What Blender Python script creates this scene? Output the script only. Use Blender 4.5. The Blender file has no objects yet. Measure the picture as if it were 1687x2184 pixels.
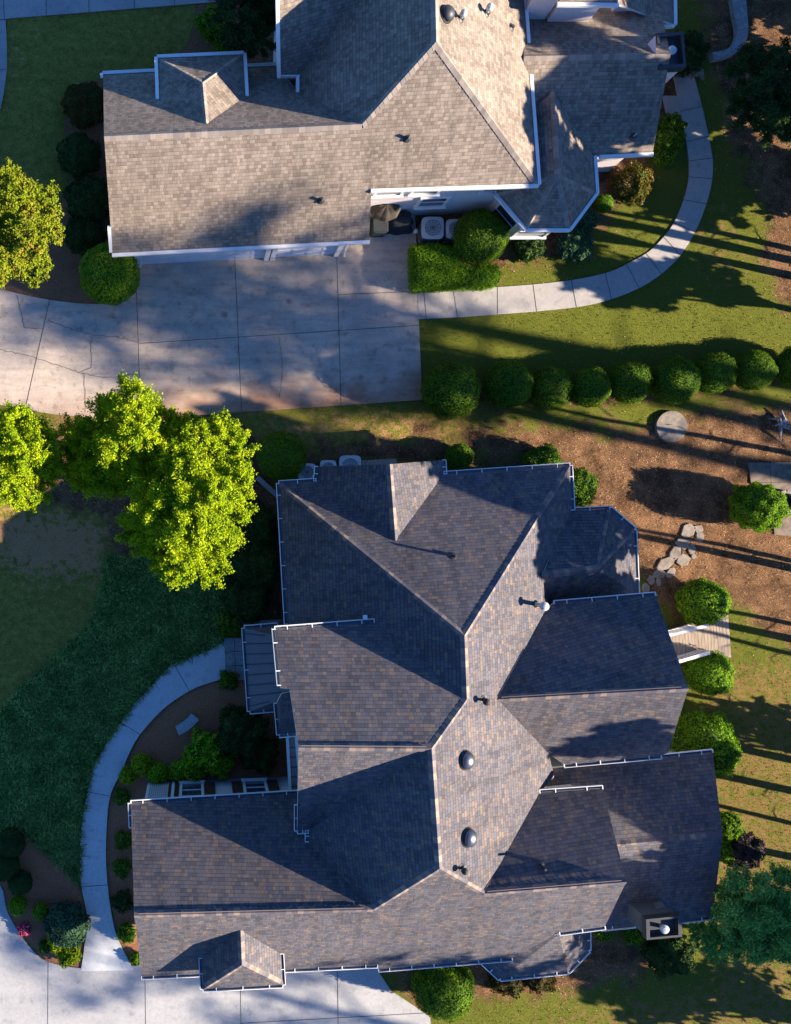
import bpy, math, random
import numpy as np
from mathutils import Vector
R = math.radians
sc = bpy.context.scene
C = sc.collection
# ------------------------------------------------------------------ camera, sky, sun, exposure
# nadir camera 40 m up; the photograph is an off-centre crop of a straight-down frame (lens shift)
F, H, X0, Y0 = 2020.0, 40.0, 425.0, 1092.0
cam = bpy.data.objects.new('camera', bpy.data.cameras.new('camera')); C.objects.link(cam)
cam.location = (0, 0, H); cam.rotation_euler = (0, 0, 0)
cam.data.sensor_fit = 'HORIZONTAL'; cam.data.sensor_width = 36
cam.data.lens = 36 * F / 1687; cam.data.shift_x = (843.5 - X0) / 1687
cam.data.clip_end = 1000
sc.camera = cam
SUN_AZ, SUN_EL = 12.0, 23.6          # degrees below the +X axis, elevation
w = bpy.data.worlds.new('World'); sc.world = w; w.use_nodes = True
nt = w.node_tree; sky = nt.nodes.new('ShaderNodeTexSky'); sky.sky_type = 'NISHITA'; sky.sun_disc = False
sky.sun_elevation = R(SUN_EL); sky.sun_rotation = R(90 + SUN_AZ)
sky.air_density = 1.0; sky.dust_density = 0.2; sky.ozone_density = 10.0
tint = nt.nodes.new('ShaderNodeMix'); tint.data_type = 'RGBA'; tint.blend_type = 'MULTIPLY'; tint.inputs[0].default_value = 1; tint.inputs[7].default_value = (.86, .96, 1.04, 1)
nt.links.new(sky.outputs[0], tint.inputs[6]); nt.links.new(tint.outputs[2], nt.nodes['Background'].inputs[0]); nt.nodes['Background'].inputs[1].default_value = 0.071
sl = bpy.data.lights.new('sun', 'SUN'); sl.energy = 5.0; sl.angle = R(0.5); sl.color = (1.0, 0.84, 0.655)
sun = bpy.data.objects.new('sun', sl); C.objects.link(sun)
sd = Vector((math.cos(R(SUN_AZ)) * math.cos(R(SUN_EL)), -math.sin(R(SUN_AZ)) * math.cos(R(SUN_EL)), math.sin(R(SUN_EL))))
sun.rotation_euler = sd.to_track_quat('Z', 'Y').to_euler(); sun.location = sd * 60
sc.view_settings.view_transform = 'Standard'; sc.view_settings.look = 'None'
sc.view_settings.exposure = 2.05; sc.view_settings.gamma = 1.0
random.seed(4); rng = np.random.default_rng(7)

# ------------------------------------------------------------------ helpers
def P(x, y, z=0.0):
    return ((x - X0) / F * (H - z), -(y - Y0) / F * (H - z), z)
def tag(o, label=None, cat=None, group=None, kind=None):
    if label: o['label'] = label
    if cat: o['category'] = cat
    if group: o['group'] = group
    if kind: o['kind'] = kind
    return o
def empty(name, loc, label=None, cat=None, group=None):
    o = bpy.data.objects.new(name, None); C.objects.link(o); o.location = loc; o.empty_display_size = .3
    return tag(o, label, cat, group)
def wloc(o):
    v = Vector((0, 0, 0))
    while o: v = v + o.location; o = o.parent
    return v
class MB:
    def __init__(s): s.v = []; s.f = []; s.mi = []; s.uv = {}
    def add(s, vs, fs, m=0):
        b = len(s.v); s.v += [tuple(p) for p in vs]
        for f in fs: s.f.append([b + i for i in f]); s.mi.append(m)
        return s
    def box(s, c, d, ax=(1, 0), m=0, tilt=None):
        # centre c, full sizes d (along, across, up), ax = horizontal direction of 'along'
        l = math.hypot(*ax); a = (ax[0] / l, ax[1] / l); b = (-a[1], a[0]); vs = []
        for k in (-.5, .5):
            for (i, j) in ((-.5, -.5), (.5, -.5), (.5, .5), (-.5, .5)):
                vs.append((c[0] + a[0] * i * d[0] + b[0] * j * d[1], c[1] + a[1] * i * d[0] + b[1] * j * d[1], c[2] + k * d[2]))
        return s.add(vs, [(3, 2, 1, 0), (4, 5, 6, 7), (0, 1, 5, 4), (1, 2, 6, 5), (2, 3, 7, 6), (3, 0, 4, 7)], m)
    def beam(s, p, q, wd, hg, m=0):
        # rectangular bar from p to q (any direction)
        p = Vector(p); q = Vector(q); d = (q - p).normalized(); up = Vector((0, 0, 1)) if abs(d.z) < .95 else Vector((0, 1, 0))
        a = d.cross(up).normalized() * wd / 2; b = a.cross(d).normalized() * hg / 2
        vs = [p + i * a + j * b for i, j in ((-1, -1), (1, -1), (1, 1), (-1, 1))] + [q + i * a + j * b for i, j in ((-1, -1), (1, -1), (1, 1), (-1, 1))]
        return s.add(vs, [(3, 2, 1, 0), (4, 5, 6, 7), (0, 1, 5, 4), (1, 2, 6, 5), (2, 3, 7, 6), (3, 0, 4, 7)], m)
    def prism(s, poly, z0, z1, m=0):
        n = len(poly); vs = [(p[0], p[1], z0) for p in poly] + [(p[0], p[1], z1) for p in poly]
        a = sum(poly[i][0] * poly[(i + 1) % n][1] - poly[(i + 1) % n][0] * poly[i][1] for i in range(n))
        fs = [list(range(n))[::-1], list(range(n, 2 * n))] + [(i, (i + 1) % n, n + (i + 1) % n, n + i) for i in range(n)]
        if a < 0: fs = [list(f)[::-1] for f in fs]
        return s.add(vs, fs, m)
    def tube(s, pts, rad, n=10, m=0, cap=True):
        pts = [Vector(p) for p in pts]; rad = rad if hasattr(rad, '__len__') else [rad] * len(pts); rings = []; vs = []
        for i, p in enumerate(pts):
            d = (pts[min(i + 1, len(pts) - 1)] - pts[max(i - 1, 0)]).normalized()
            up = Vector((0, 0, 1)) if abs(d.z) < .9 else Vector((1, 0, 0))
            a = d.cross(up).normalized(); b = a.cross(d).normalized()
            vs += [p + (a * math.cos(t) + b * math.sin(t)) * rad[i] for t in [2 * math.pi * k / n for k in range(n)]]
        fs = [(i * n + k, i * n + (k + 1) % n, (i + 1) * n + (k + 1) % n, (i + 1) * n + k) for i in range(len(pts) - 1) for k in range(n)]
        if cap: fs += [list(range(n))[::-1], [(len(pts) - 1) * n + k for k in range(n)]]
        return s.add(vs, fs, m)
    def lathe(s, c, prof, n=20, m=0, sx=1, sy=1, nrm=None):
        vs = []; q = Vector(nrm).to_track_quat('Z', 'Y') if nrm is not None else None
        for (r, z) in prof:
            for k in range(n):
                v = Vector((r * sx * math.cos(2 * math.pi * k / n), r * sy * math.sin(2 * math.pi * k / n), z))
                if q: v = q @ v
                vs.append(v + Vector(c))
        fs = [(i * n + k, i * n + (k + 1) % n, (i + 1) * n + (k + 1) % n, (i + 1) * n + k) for i in range(len(prof) - 1) for k in range(n)]
        fs += [list(range(n))[::-1], [(len(prof) - 1) * n + k for k in range(n)]]
        return s.add(vs, fs, m)
    def build(s, name, mats, parent=None, slope_uv=False, smooth=False, bevel=0):
        mats = mats if isinstance(mats, (list, tuple)) else [mats]
        off = wloc(parent) if parent else Vector((0, 0, 0))
        me = bpy.data.meshes.new(name); me.from_pydata([(v[0] - off.x, v[1] - off.y, v[2] - off.z) for v in s.v], [], s.f); me.update()
        for m in mats: me.materials.append(m)
        for p, k in zip(me.polygons, s.mi): p.material_index = k; p.use_smooth = smooth
        if slope_uv:
            ul = me.uv_layers.new(name='UVMap')
            for p in me.polygons:
                nn = p.normal; u = Vector((-nn.y, nn.x, 0))
                u = u.normalized() if u.length > 1e-4 else Vector((1, 0, 0))
                v = nn.cross(u)
                for li in p.loop_indices:
                    co = me.vertices[me.loops[li].vertex_index].co + off; ul.data[li].uv = (co.dot(u), co.dot(v))
        o = bpy.data.objects.new(name, me); C.objects.link(o)
        if parent: o.parent = parent
        if bevel:
            b = o.modifiers.new('bevel', 'BEVEL'); b.width = bevel; b.segments = 2; b.limit_method = 'ANGLE'
        return o
def copy_tree(o, parent=None):
    c = o.copy(); C.objects.link(c); c.parent = parent
    for ch in list(o.children): copy_tree(ch, c)
    return c

# ------------------------------------------------------------------ materials
class NT:
    def __init__(s, name):
        s.m = bpy.data.materials.new(name); s.m.use_nodes = True; s.t = s.m.node_tree; s.b = s.t.nodes['Principled BSDF']
        s.tc = None
    def n(s, typ, **kw):
        nd = s.t.nodes.new(typ)
        for k, v in kw.items(): setattr(nd, k, v)
        return nd
    def l(s, a, b): s.t.links.new(a, b)
    def coord(s, which='Object'):
        if not s.tc: s.tc = s.n('ShaderNodeTexCoord')
        return s.tc.outputs[which]
    def pos(s): return s.n('ShaderNodeNewGeometry').outputs['Position']
    def noise(s, vec, scale, detail=4, rough=.6):
        nd = s.n('ShaderNodeTexNoise'); nd.inputs['Scale'].default_value = scale; nd.inputs['Detail'].default_value = detail
        nd.inputs['Roughness'].default_value = rough; s.l(vec, nd.inputs['Vector']); return nd.outputs['Fac']
    def math(s, op, a, b=None, clamp=False):
        nd = s.n('ShaderNodeMath', operation=op); nd.use_clamp = clamp
        for i, x in enumerate((a, b)):
            if x is None: continue
            if isinstance(x, (int, float)): nd.inputs[i].default_value = x
            else: s.l(x, nd.inputs[i])
        return nd.outputs[0]
    def ramp(s, fac, stops, interp='LINEAR'):
        nd = s.n('ShaderNodeValToRGB'); cr = nd.color_ramp; cr.interpolation = interp
        while len(cr.elements) < len(stops): cr.elements.new(.5)
        for e, (p, c) in zip(cr.elements, stops):
            e.position = p; e.color = tuple(c) + (1,) if hasattr(c, '__len__') else (c, c, c, 1)
        s.l(fac, nd.inputs[0]); return nd.outputs[0]
    def mix(s, fac, a, b, mode='MIX'):
        nd = s.n('ShaderNodeMix', data_type='RGBA', blend_type=mode)
        for sock, x in ((nd.inputs[0], fac), (nd.inputs[6], a), (nd.inputs[7], b)):
            if isinstance(x, (int, float)): sock.default_value = x
            elif hasattr(x, '__len__'): sock.default_value = tuple(x) + (1,)
            else: s.l(x, sock)
        return nd.outputs[2]
    def bump(s, h, strength=.3, dist=.02):
        nd = s.n('ShaderNodeBump'); nd.inputs['Strength'].default_value = strength; nd.inputs['Distance'].default_value = dist
        s.l(h, nd.inputs['Height']); s.l(nd.outputs[0], s.b.inputs['Normal'])
    def out(s, col=None, rough=.8, metal=0, spec=.3):
        if col is not None:
            if hasattr(col, '__len__'): s.b.inputs['Base Color'].default_value = tuple(col) + (1,)
            else: s.l(col, s.b.inputs['Base Color'])
        s.b.inputs['Roughness'].default_value = rough; s.b.inputs['Metallic'].default_value = metal
        s.b.inputs['Specular IOR Level'].default_value = spec
        return s.m
def plain(name, col, rough=.6, metal=0, var=.12, scale=6, spec=.4):
    k = NT(name); f = k.noise(k.pos(), scale, 5)
    d = tuple(c * (1 - var * 2) for c in col)
    return k.out(k.mix(k.ramp(f, [(.3, 0), (.7, 1)]), d, col), rough, metal, spec)
def shingle(name, stops, row=.15, wid=.30, groove=.45, weather=(.82, 1.14)):
    k = NT(name); sp = k.n('ShaderNodeSeparateXYZ'); k.l(k.coord('UV'), sp.inputs[0])
    v = k.math('DIVIDE', sp.outputs[1], row); r = k.math('FLOOR', v); fv = k.math('FRACT', v)
    wn = k.n('ShaderNodeTexWhiteNoise', noise_dimensions='1D'); k.l(r, wn.inputs['W'])
    u = k.math('ADD', k.math('DIVIDE', sp.outputs[0], wid), k.math('MULTIPLY', wn.outputs['Value'], 7.0))
    # tabs of unequal width
    cu = k.n('ShaderNodeCombineXYZ'); k.l(u, cu.inputs[0]); k.l(r, cu.inputs[1])
    iu = k.math('FLOOR', u); fu = k.math('FRACT', u)
    cm = k.n('ShaderNodeCombineXYZ'); k.l(iu, cm.inputs[0]); k.l(r, cm.inputs[1])
    w2 = k.n('ShaderNodeTexWhiteNoise', noise_dimensions='2D'); k.l(cm.outputs[0], w2.inputs['Vector'])
    split = k.math('ADD', .3, k.math('MULTIPLY', w2.outputs['Value'], .4))
    half = k.math('GREATER_THAN', fu, split)
    cm3 = k.n('ShaderNodeCombineXYZ'); k.l(iu, cm3.inputs[0]); k.l(r, cm3.inputs[1]); k.l(half, cm3.inputs[2])
    w3 = k.n('ShaderNodeTexWhiteNoise', noise_dimensions='3D'); k.l(cm3.outputs[0], w3.inputs['Vector'])
    big = k.noise(k.pos(), .8, 3)
    tone = k.math('ADD', w3.outputs['Value'], k.math('MULTIPLY', k.math('SUBTRACT', big, .5), .5), clamp=True)
    col = k.ramp(tone, stops)
    gr = k.noise(k.pos(), 60, 2)
    col = k.mix(1, col, k.ramp(gr, [(.3, weather[0]), (.7, weather[1])]), 'MULTIPLY')
    sm_ = k.n('ShaderNodeMapping'); sm_.inputs['Scale'].default_value = (2.2, .22, 1); k.l(k.coord('UV'), sm_.inputs[0]); stk = k.noise(sm_.outputs[0], 1.0, 5, .65)
    col = k.mix(1, col, k.ramp(stk, [(.34, .80), (.5, 1.0), (.68, 1.07)]), 'MULTIPLY')
    dirt = k.noise(k.pos(), .35, 4)
    col = k.mix(1, col, k.ramp(dirt, [(.35, .86), (.65, 1.06)]), 'MULTIPLY')
    g1 = k.math('LESS_THAN', fv, .13)  # course-edge band: the shadow line is darkened into the colour
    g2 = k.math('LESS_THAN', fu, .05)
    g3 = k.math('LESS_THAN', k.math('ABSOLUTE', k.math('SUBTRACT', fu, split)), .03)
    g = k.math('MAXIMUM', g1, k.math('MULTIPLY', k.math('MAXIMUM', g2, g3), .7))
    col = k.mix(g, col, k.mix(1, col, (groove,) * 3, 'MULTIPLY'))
    hgt = k.math('ADD', k.math('MULTIPLY', k.math('SUBTRACT', 1, g), .5), k.math('ADD', k.math('MULTIPLY', w3.outputs['Value'], .35), k.math('MULTIPLY', fv, -.3)))
    k.bump(hgt, .55, .02)
    return k.out(col, .92, 0, .12)
M = {}
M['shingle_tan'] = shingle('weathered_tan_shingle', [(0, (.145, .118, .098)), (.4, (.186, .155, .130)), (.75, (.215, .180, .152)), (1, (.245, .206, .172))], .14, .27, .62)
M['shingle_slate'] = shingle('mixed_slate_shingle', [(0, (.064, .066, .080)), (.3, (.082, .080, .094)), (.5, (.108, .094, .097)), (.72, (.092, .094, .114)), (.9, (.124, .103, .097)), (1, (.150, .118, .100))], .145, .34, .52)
def concrete(name, base, stain, amt=.5):
    k = NT(name); p = k.pos(); a = k.noise(p, .6, 6, .65); b = k.noise(p, 9, 5, .7); c = k.noise(p, 90, 2)
    col = k.mix(k.math('MULTIPLY', k.ramp(a, [(.38, 0), (.66, 1)]), amt), base, stain)
    col = k.mix(1, col, k.ramp(b, [(.3, .86), (.7, 1.08)]), 'MULTIPLY')
    col = k.mix(1, col, k.ramp(c, [(.3, .9), (.7, 1.06)]), 'MULTIPLY'); 
    sp = k.noise(p, 2.3, 8, .75); col = k.mix(1, col, k.ramp(sp, [(.33, .72), (.45, 1)]), 'MULTIPLY')
    k.bump(c, .15, .01); return k.out(col, .85, 0, .3)
M['conc_drive'] = concrete('stained_grey_concrete', (.32, .295, .285), (.245, .225, .225), .75)
M['conc_clay'] = concrete('clay_stained_concrete', (.27, .20, .165), (.25, .17, .125), .8)
M['conc_light'] = concrete('pale_concrete', (.33, .31, .285), (.26, .245, .24), .6)
M['joint'] = plain('dark_joint', (.04, .032, .028), .9)
M['crack'] = plain('crack_dirt', (.07, .055, .05), .9)
M['white'] = plain('white_trim_paint', (.66, .66, .66), .45, var=.05, scale=3)
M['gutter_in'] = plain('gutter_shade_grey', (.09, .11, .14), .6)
M['siding'] = None
def siding(name, col, pitch=.16):
    k = NT(name); sp = k.n('ShaderNodeSeparateXYZ'); k.l(k.pos(), sp.inputs[0])
    f = k.math('FRACT', k.math('DIVIDE', sp.outputs[2], pitch)); g = k.math('LESS_THAN', f, .1)
    n_ = k.noise(k.pos(), 3, 5); c = k.mix(k.ramp(n_, [(.3, 0), (.7, 1)]), tuple(x * .88 for x in col), col)
    k.bump(f, .6, .02); return k.out(k.mix(g, c, tuple(x * .55 for x in col)), .65)
M['siding'] = siding('pale_lap_siding', (.55, .53, .55)); M['stucco'] = plain('pale_stucco', (.62, .56, .55), .85, scale=14, var=.08)
M['siding_b'] = siding('grey_lap_siding', (.55, .55, .56))
M['glass'] = NT('window_glass').out((.03, .05, .07), .08, 0, .8)
M['shutter'] = plain('brown_shutter', (.07, .032, .022), .6)
M['garage'] = plain('garage_door_paint', (.60, .61, .68), .5, var=.05)
M['metal_roof'] = plain('standing_seam_bronze', (.115, .105, .11), .45, .3, var=.08, scale=2)
M['steel'] = NT('brushed_steel').out((.13, .14, .165), .36, .85)
M['pale_steel'] = plain('pale_galvanised_cap', (.36, .39, .43), .5, .1)
M['darkmetal'] = plain('dark_painted_metal', (.035, .04, .045), .5, .2)
M['ac'] = plain('condenser_grey_paint', (.40, .43, .43), .5, .1, var=.05)
M['rubber'] = plain('black_rubber', (.02, .02, .022), .75)
M['green_bin'] = plain('dark_green_plastic', (.02, .045, .04), .55)
M['tarp'] = plain('dark_cover_cloth', (.03, .03, .035), .8, scale=12, var=.3)
M['brolly'] = plain('brown_canvas', (.045, .036, .026), .85, scale=9, var=.2)
M['stone'] = plain('flag_stone', (.24, .205, .17), .85, scale=5, var=.25)
M['patio'] = plain('brown_patio_stone', (.20, .155, .12), .9, scale=4, var=.3)
M['stone_grey'] = plain('grey_stone', (.25, .26, .27), .85, scale=8, var=.25)
M['bench'] = plain('cast_stone_bench', (.30, .33, .35), .8, scale=12, var=.15)
M['bark'] = plain('bark', (.10, .07, .05), .9, scale=12, var=.35)
def wood(name, c1, c2):
    k = NT(name); mp = k.n('ShaderNodeMapping'); mp.inputs['Scale'].default_value = (9, .8, 4); k.l(k.pos(), mp.inputs[0])
    return k.out(k.mix(k.ramp(k.noise(mp.outputs[0], 2, 6), [(.3, 0), (.7, 1)]), c1, c2), .8)
M['deck'] = wood('weathered_deck_board', (.17, .13, .10), (.33, .27, .22))
M['driftwood'] = wood('bleached_driftwood', (.06, .05, .05), (.42, .40, .40))
def leafmat(name, stops, trans=.35, rough=.55):
    k = NT(name); rp = k.n('ShaderNodeNewGeometry').outputs['Random Per Island']
    cl = k.noise(k.pos(), 1.3, 3)
    t = k.math('ADD', k.math('MULTIPLY', rp, .65), k.math('MULTIPLY', k.ramp(cl, [(.32, 0), (.68, 1)]), .35), clamp=True)
    col = k.ramp(t, stops); k.out(col, .75, 0, .06)
    if trans > 0:
        tr = k.n('ShaderNodeBsdfTranslucent'); k.l(col, tr.inputs[0]); mx = k.n('ShaderNodeMixShader'); mx.inputs[0].default_value = trans
        k.l(k.b.outputs[0], mx.inputs[1]); k.l(tr.outputs[0], mx.inputs[2]); k.l(mx.outputs[0], k.t.nodes['Material Output'].inputs[0])
    return k.m
M['lf_yellow'] = leafmat('yellow_green_leaf', [(0, (.06, .15, .005)), (.5, (.23, .34, .007)), (1, (.47, .48, .012))], .34)
M['lf_box'] = leafmat('boxwood_leaf', [(0, (.032, .078, .005)), (.6, (.082, .165, .008)), (1, (.19, .28, .012))], .2)
M['lf_bright'] = leafmat('bright_green_leaf', [(0, (.055, .13, .006)), (.5, (.12, .25, .01)), (1, (.22, .35, .016))], .3)
M['lf_lime'] = leafmat('lime_green_leaf', [(0, (.09, .24, .008)), (.5, (.18, .38, .012)), (1, (.30, .46, .02))], .3)
M['lf_dark'] = leafmat('dark_evergreen_leaf', [(0, (.012, .028, .009)), (.6, (.026, .055, .014)), (1, (.05, .085, .018))], .12)
M['lf_blue'] = leafmat('blue_green_leaf', [(0, (.02, .055, .03)), (.6, (.05, .11, .06)), (1, (.11, .18, .10))], .2)
M['lf_spruce'] = leafmat('blue_tree_leaf', [(0, (.04, .15, .03)), (.6, (.13, .31, .065)), (1, (.28, .46, .12))], .2)
M['lf_red'] = leafmat('bronze_green_leaf', [(0, (.02, .04, .008)), (.5, (.06, .05, .012)), (1, (.14, .045, .02))], .2)
M['lf_myrtle'] = leafmat('myrtle_leaf', [(0, (.07, .12, .008)), (.6, (.20, .25, .012)), (.86, (.22, .19, .02)), (1, (.42, .15, .06))], .3)
M['lf_purple'] = leafmat('purple_leaf', [(0, (.02, .012, .018)), (.6, (.06, .035, .05)), (1, (.13, .07, .08))], .15)
M['lf_gold'] = leafmat('golden_flowering_leaf', [(0, (.03, .05, .008)), (.6, (.10, .085, .01)), (.86, (.24, .13, .03)), (1, (.65, .5, .4))], .2)
M['lf_pink'] = leafmat('pink_petal', [(0, (.5, .03, .10)), (.6, (.75, .08, .2)), (1, (.8, .45, .4))], .2)
M['lf_pine'] = leafmat('pine_needle', [(0, (.02, .04, .01)), (1, (.06, .09, .02))], .1)
M['lf_lirio'] = leafmat('strap_leaf', [(0, (.02, .065, .012)), (.6, (.11, .21, .05)), (1, (.30, .42, .11))], .15)
M['soil_dark'] = plain('dark_soil', (.02, .028, .016), .95)
M['lf_litter'] = leafmat('fallen_leaf', [(0, (.18, .08, .03)), (.6, (.35, .2, .09)), (1, (.6, .48, .33))], .1)

# ------------------------------------------------------------------ ground
def pdist(px, py, poly):
    """signed distance (px), positive inside"""
    poly = np.array(poly, float); n = len(poly); d = np.full(px.shape, 1e9); ins = np.zeros(px.shape, bool)
    for i in range(n):
        a = poly[i]; b = poly[(i + 1) % n]; e = b - a; L = max((e ** 2).sum(), 1e-9)
        t = np.clip(((px - a[0]) * e[0] + (py - a[1]) * e[1]) / L, 0, 1)
        d = np.minimum(d, np.hypot(px - a[0] - t * e[0], py - a[1] - t * e[1]))
        c = (a[1] > py) != (b[1] > py)
        with np.errstate(all='ignore'):
            xi = (b[0] - a[0]) * (py - a[1]) / (b[1] - a[1] if b[1] != a[1] else 1e-9) + a[0]
        ins ^= c & (px < xi)
    return np.where(ins, d, -d)
def soft(px, py, poly, wdt): return np.clip(pdist(px, py, poly) / wdt * .5 + .5, 0, 1)
MULCH = [  # (polygon in ground measure, strength)
 ([(412, -80), (415, 40), (395, 95), (340, 140), (250, 157), (180, 172), (142, 210), (136, 260), (140, 330), (150, 380), (110, 480), (60, 560), (0, 600), (-40, 620), (40, 630), (110, 642), (180, 650), (295, 640), (320, 560), (320, 150), (620, 140), (620, -80)], .93),
 ([(880, 430), (880, 625), (1060, 614), (1080, 584), (1150, 562), (1250, 553), (1290, 485), (1345, 432), (1400, 352), (1462, 240), (1450, 130), (1100, 200), (890, 400)], .85),
 ([(1490, 120), (1560, 330), (1590, 380), (1620, 480), (1615, 560), (1640, 630), (1687, 700), (2000, 760), (2000, -400), (1440, -400)], .85),
 ([(900, 800), (1300, 775), (1687, 745), (2000, 760), (2000, 850), (1640, 855), (1500, 862), (1200, 885), (960, 905), (900, 890)], .7),
 ([(1060, 925), (1300, 895), (1500, 862), (1687, 840), (2100, 840), (2100, 1420), (1687, 1400), (1600, 1330), (1560, 1320), (1430, 1340), (1350, 1250), (1215, 1080), (1100, 985)], .80),
 ([(500, 925), (700, 930), (900, 905), (1100, 890), (1300, 880), (1250, 980), (1100, 1010), (560, 1010)], .78),
 ([(800, 2060), (1260, 1980), (1350, 1990), (1450, 2050), (1380, 2100), (1200, 2130), (1000, 2150), (930, 2200), (870, 2140)], .85),
 ([(480, 1446), (440, 1458), (404, 1473), (349, 1511), (298, 1567), (263, 1638), (235, 1698), (226, 1780), (228, 1850), (235, 1931), (248, 1992), (283, 2062), (330, 2062), (330, 1700), (640, 1690), (640, 1440)], 1),
 ([(-60, 1760), (60, 1785), (120, 1830), (172, 1890), (190, 1960), (178, 2070), (101, 2055), (40, 1990), (-40, 1880)], 1),
 ([(110, 870), (500, 885), (620, 1000), (640, 1330), (480, 1330), (235, 1290), (225, 1110), (140, 1090), (60, 1090)], .9),
]
DRY = [([(-50, 1080), (150, 1085), (240, 1110), (228, 1245), (130, 1235), (60, 1240), (-50, 1170)], .8),
 ([(520, 870), (900, 860), (1100, 900), (1060, 960), (560, 960)], .55), ([(1460, 1390), (2000, 1380), (2000, 2400), (1250, 2400), (1100, 2160), (1500, 2080)], .58),
 ([(1080, 560), (1480, 440), (1560, 300), (1640, 640), (1500, 640), (1400, 480), (1150, 600)], .45), ([(0, 60), (60, 50), (90, 120), (10, 200)], .4)]
gx = np.arange(-13, 31, .16); gy = np.arange(-27, 27, .16); GX, GY = np.meshgrid(gx, gy)
ix = GX / H * F + X0; iy = -GY / H * F + Y0
mul = np.zeros(GX.shape); dry = np.full(GX.shape, .12)
for p_, s_ in MULCH: mul = np.maximum(mul, s_ * soft(ix, iy, p_, 9 if s_ > .9 else 75))
for p_, s_ in DRY: dry = np.maximum(dry, s_ * soft(ix, iy, p_, 60))
nxv, nyv = len(gx), len(gy); idx = np.arange(nxv * nyv).reshape(nyv, nxv)
und = .012 * np.sin(GX * 1.7 + 1) * np.sin(GY * 1.3) + rng.normal(0, .006, GX.shape)
pale = np.maximum(soft(ix, iy, [(-80, 1040), (330, 1040), (330, 1350), (-20, 1620), (-80, 1900)], 60), soft(ix, iy, [(-80, 20), (600, -80), (450, 140), (140, 200), (140, 420), (-80, 640)], 30))  # grass and dry patches coloured lighter on shaded lawns to offset the shade
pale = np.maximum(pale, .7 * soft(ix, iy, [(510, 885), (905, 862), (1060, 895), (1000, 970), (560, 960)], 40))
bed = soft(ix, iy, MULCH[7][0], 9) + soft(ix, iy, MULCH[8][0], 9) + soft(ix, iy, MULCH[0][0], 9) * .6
vs = np.stack([GX, GY, und], -1).reshape(-1, 3)
fs = np.stack([idx[:-1, :-1], idx[:-1, 1:], idx[1:, 1:], idx[1:, :-1]], -1).reshape(-1, 4)
def npmesh(name, vs, fs, mats, smooth=False, mi=None):
    me = bpy.data.meshes.new(name); k = fs.shape[1]
    me.vertices.add(len(vs)); me.vertices.foreach_set('co', np.ascontiguousarray(vs, dtype=np.float32).ravel())
    me.loops.add(len(fs) * k); me.loops.foreach_set('vertex_index', fs.astype(np.int32).ravel())
    me.polygons.add(len(fs)); me.polygons.foreach_set('loop_start', np.arange(0, len(fs) * k, k, dtype=np.int32))
    me.polygons.foreach_set('loop_total', np.full(len(fs), k, dtype=np.int32))
    me.polygons.foreach_set('use_smooth', np.full(len(fs), smooth))
    for m in mats: me.materials.append(m)
    if mi is not None: me.polygons.foreach_set('material_index', mi.astype(np.int32))
    me.update(calc_edges=True); me.validate(); return me
k = NT('lawn_and_pine_straw'); p = k.pos()
am = k.n('ShaderNodeAttribute', attribute_name='mulch').outputs['Fac']; ad = k.n('ShaderNodeAttribute', attribute_name='dry').outputs['Fac']
n1 = k.noise(p, .9, 8, .72); n2 = k.noise(p, 14, 6, .75); n3 = k.noise(p, 55, 3, .7); n4 = k.noise(p, 3, 6, .7)
grass = k.mix(k.ramp(n2, [(.32, 0), (.68, 1)]), (.040, .054, .009), (.098, .118, .012))
grass = k.mix(k.ramp(n3, [(.35, 0), (.7, 1)]), grass, (.135, .145, .020))
dryc = k.mix(k.ramp(n3, [(.3, 0), (.7, 1)]), (.085, .06, .022), (.25, .17, .055))
straw = k.mix(k.ramp(n2, [(.3, 0), (.7, 1)]), (.050, .028, .017), (.165, .085, .046))
vr = k.n('ShaderNodeTexVoronoi'); vr.inputs['Scale'].default_value = 24; k.l(p, vr.inputs['Vector'])
litter = k.math('MULTIPLY', k.math('LESS_THAN', vr.outputs['Distance'], .24), k.math('GREATER_THAN', n4, .49))
straw = k.mix(k.ramp(n3, [(.45, 0), (.75, 1)]), straw, (.32, .18, .085))
straw2 = k.mix(litter, straw, (.50, .33, .18)); n6 = k.noise(p, 1.1, 7, .7); straw2 = k.mix(1, straw2, k.ramp(n6, [(.40, .48), (.60, 1.15)]), 'MULTIPLY')
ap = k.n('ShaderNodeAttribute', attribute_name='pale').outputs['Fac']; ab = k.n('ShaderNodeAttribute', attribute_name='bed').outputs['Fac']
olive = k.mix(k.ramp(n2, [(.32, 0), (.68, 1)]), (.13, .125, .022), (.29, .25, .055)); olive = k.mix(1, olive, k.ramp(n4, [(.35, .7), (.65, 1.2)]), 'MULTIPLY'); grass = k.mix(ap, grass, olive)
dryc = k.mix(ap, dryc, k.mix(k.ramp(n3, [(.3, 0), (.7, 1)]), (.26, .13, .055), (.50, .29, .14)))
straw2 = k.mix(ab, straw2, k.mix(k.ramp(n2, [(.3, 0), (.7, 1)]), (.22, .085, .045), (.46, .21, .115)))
fd = k.ramp(k.math('ADD', ad, k.math('MULTIPLY', k.math('SUBTRACT', n4, .5), 2.2)), [(.42, 0), (.62, 1)])
fm = k.ramp(k.math('ADD', am, k.math('MULTIPLY', k.math('SUBTRACT', n1, .5), 1.1)), [(.42, 0), (.58, 1)])
col = k.mix(fm, k.mix(fd, grass, dryc), straw2)
k.bump(k.math('ADD', n3, n2), .9, .05); M['ground'] = k.out(col, .95, 0, .1)
me = npmesh('ground', vs, fs, [M['ground']], True)
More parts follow.
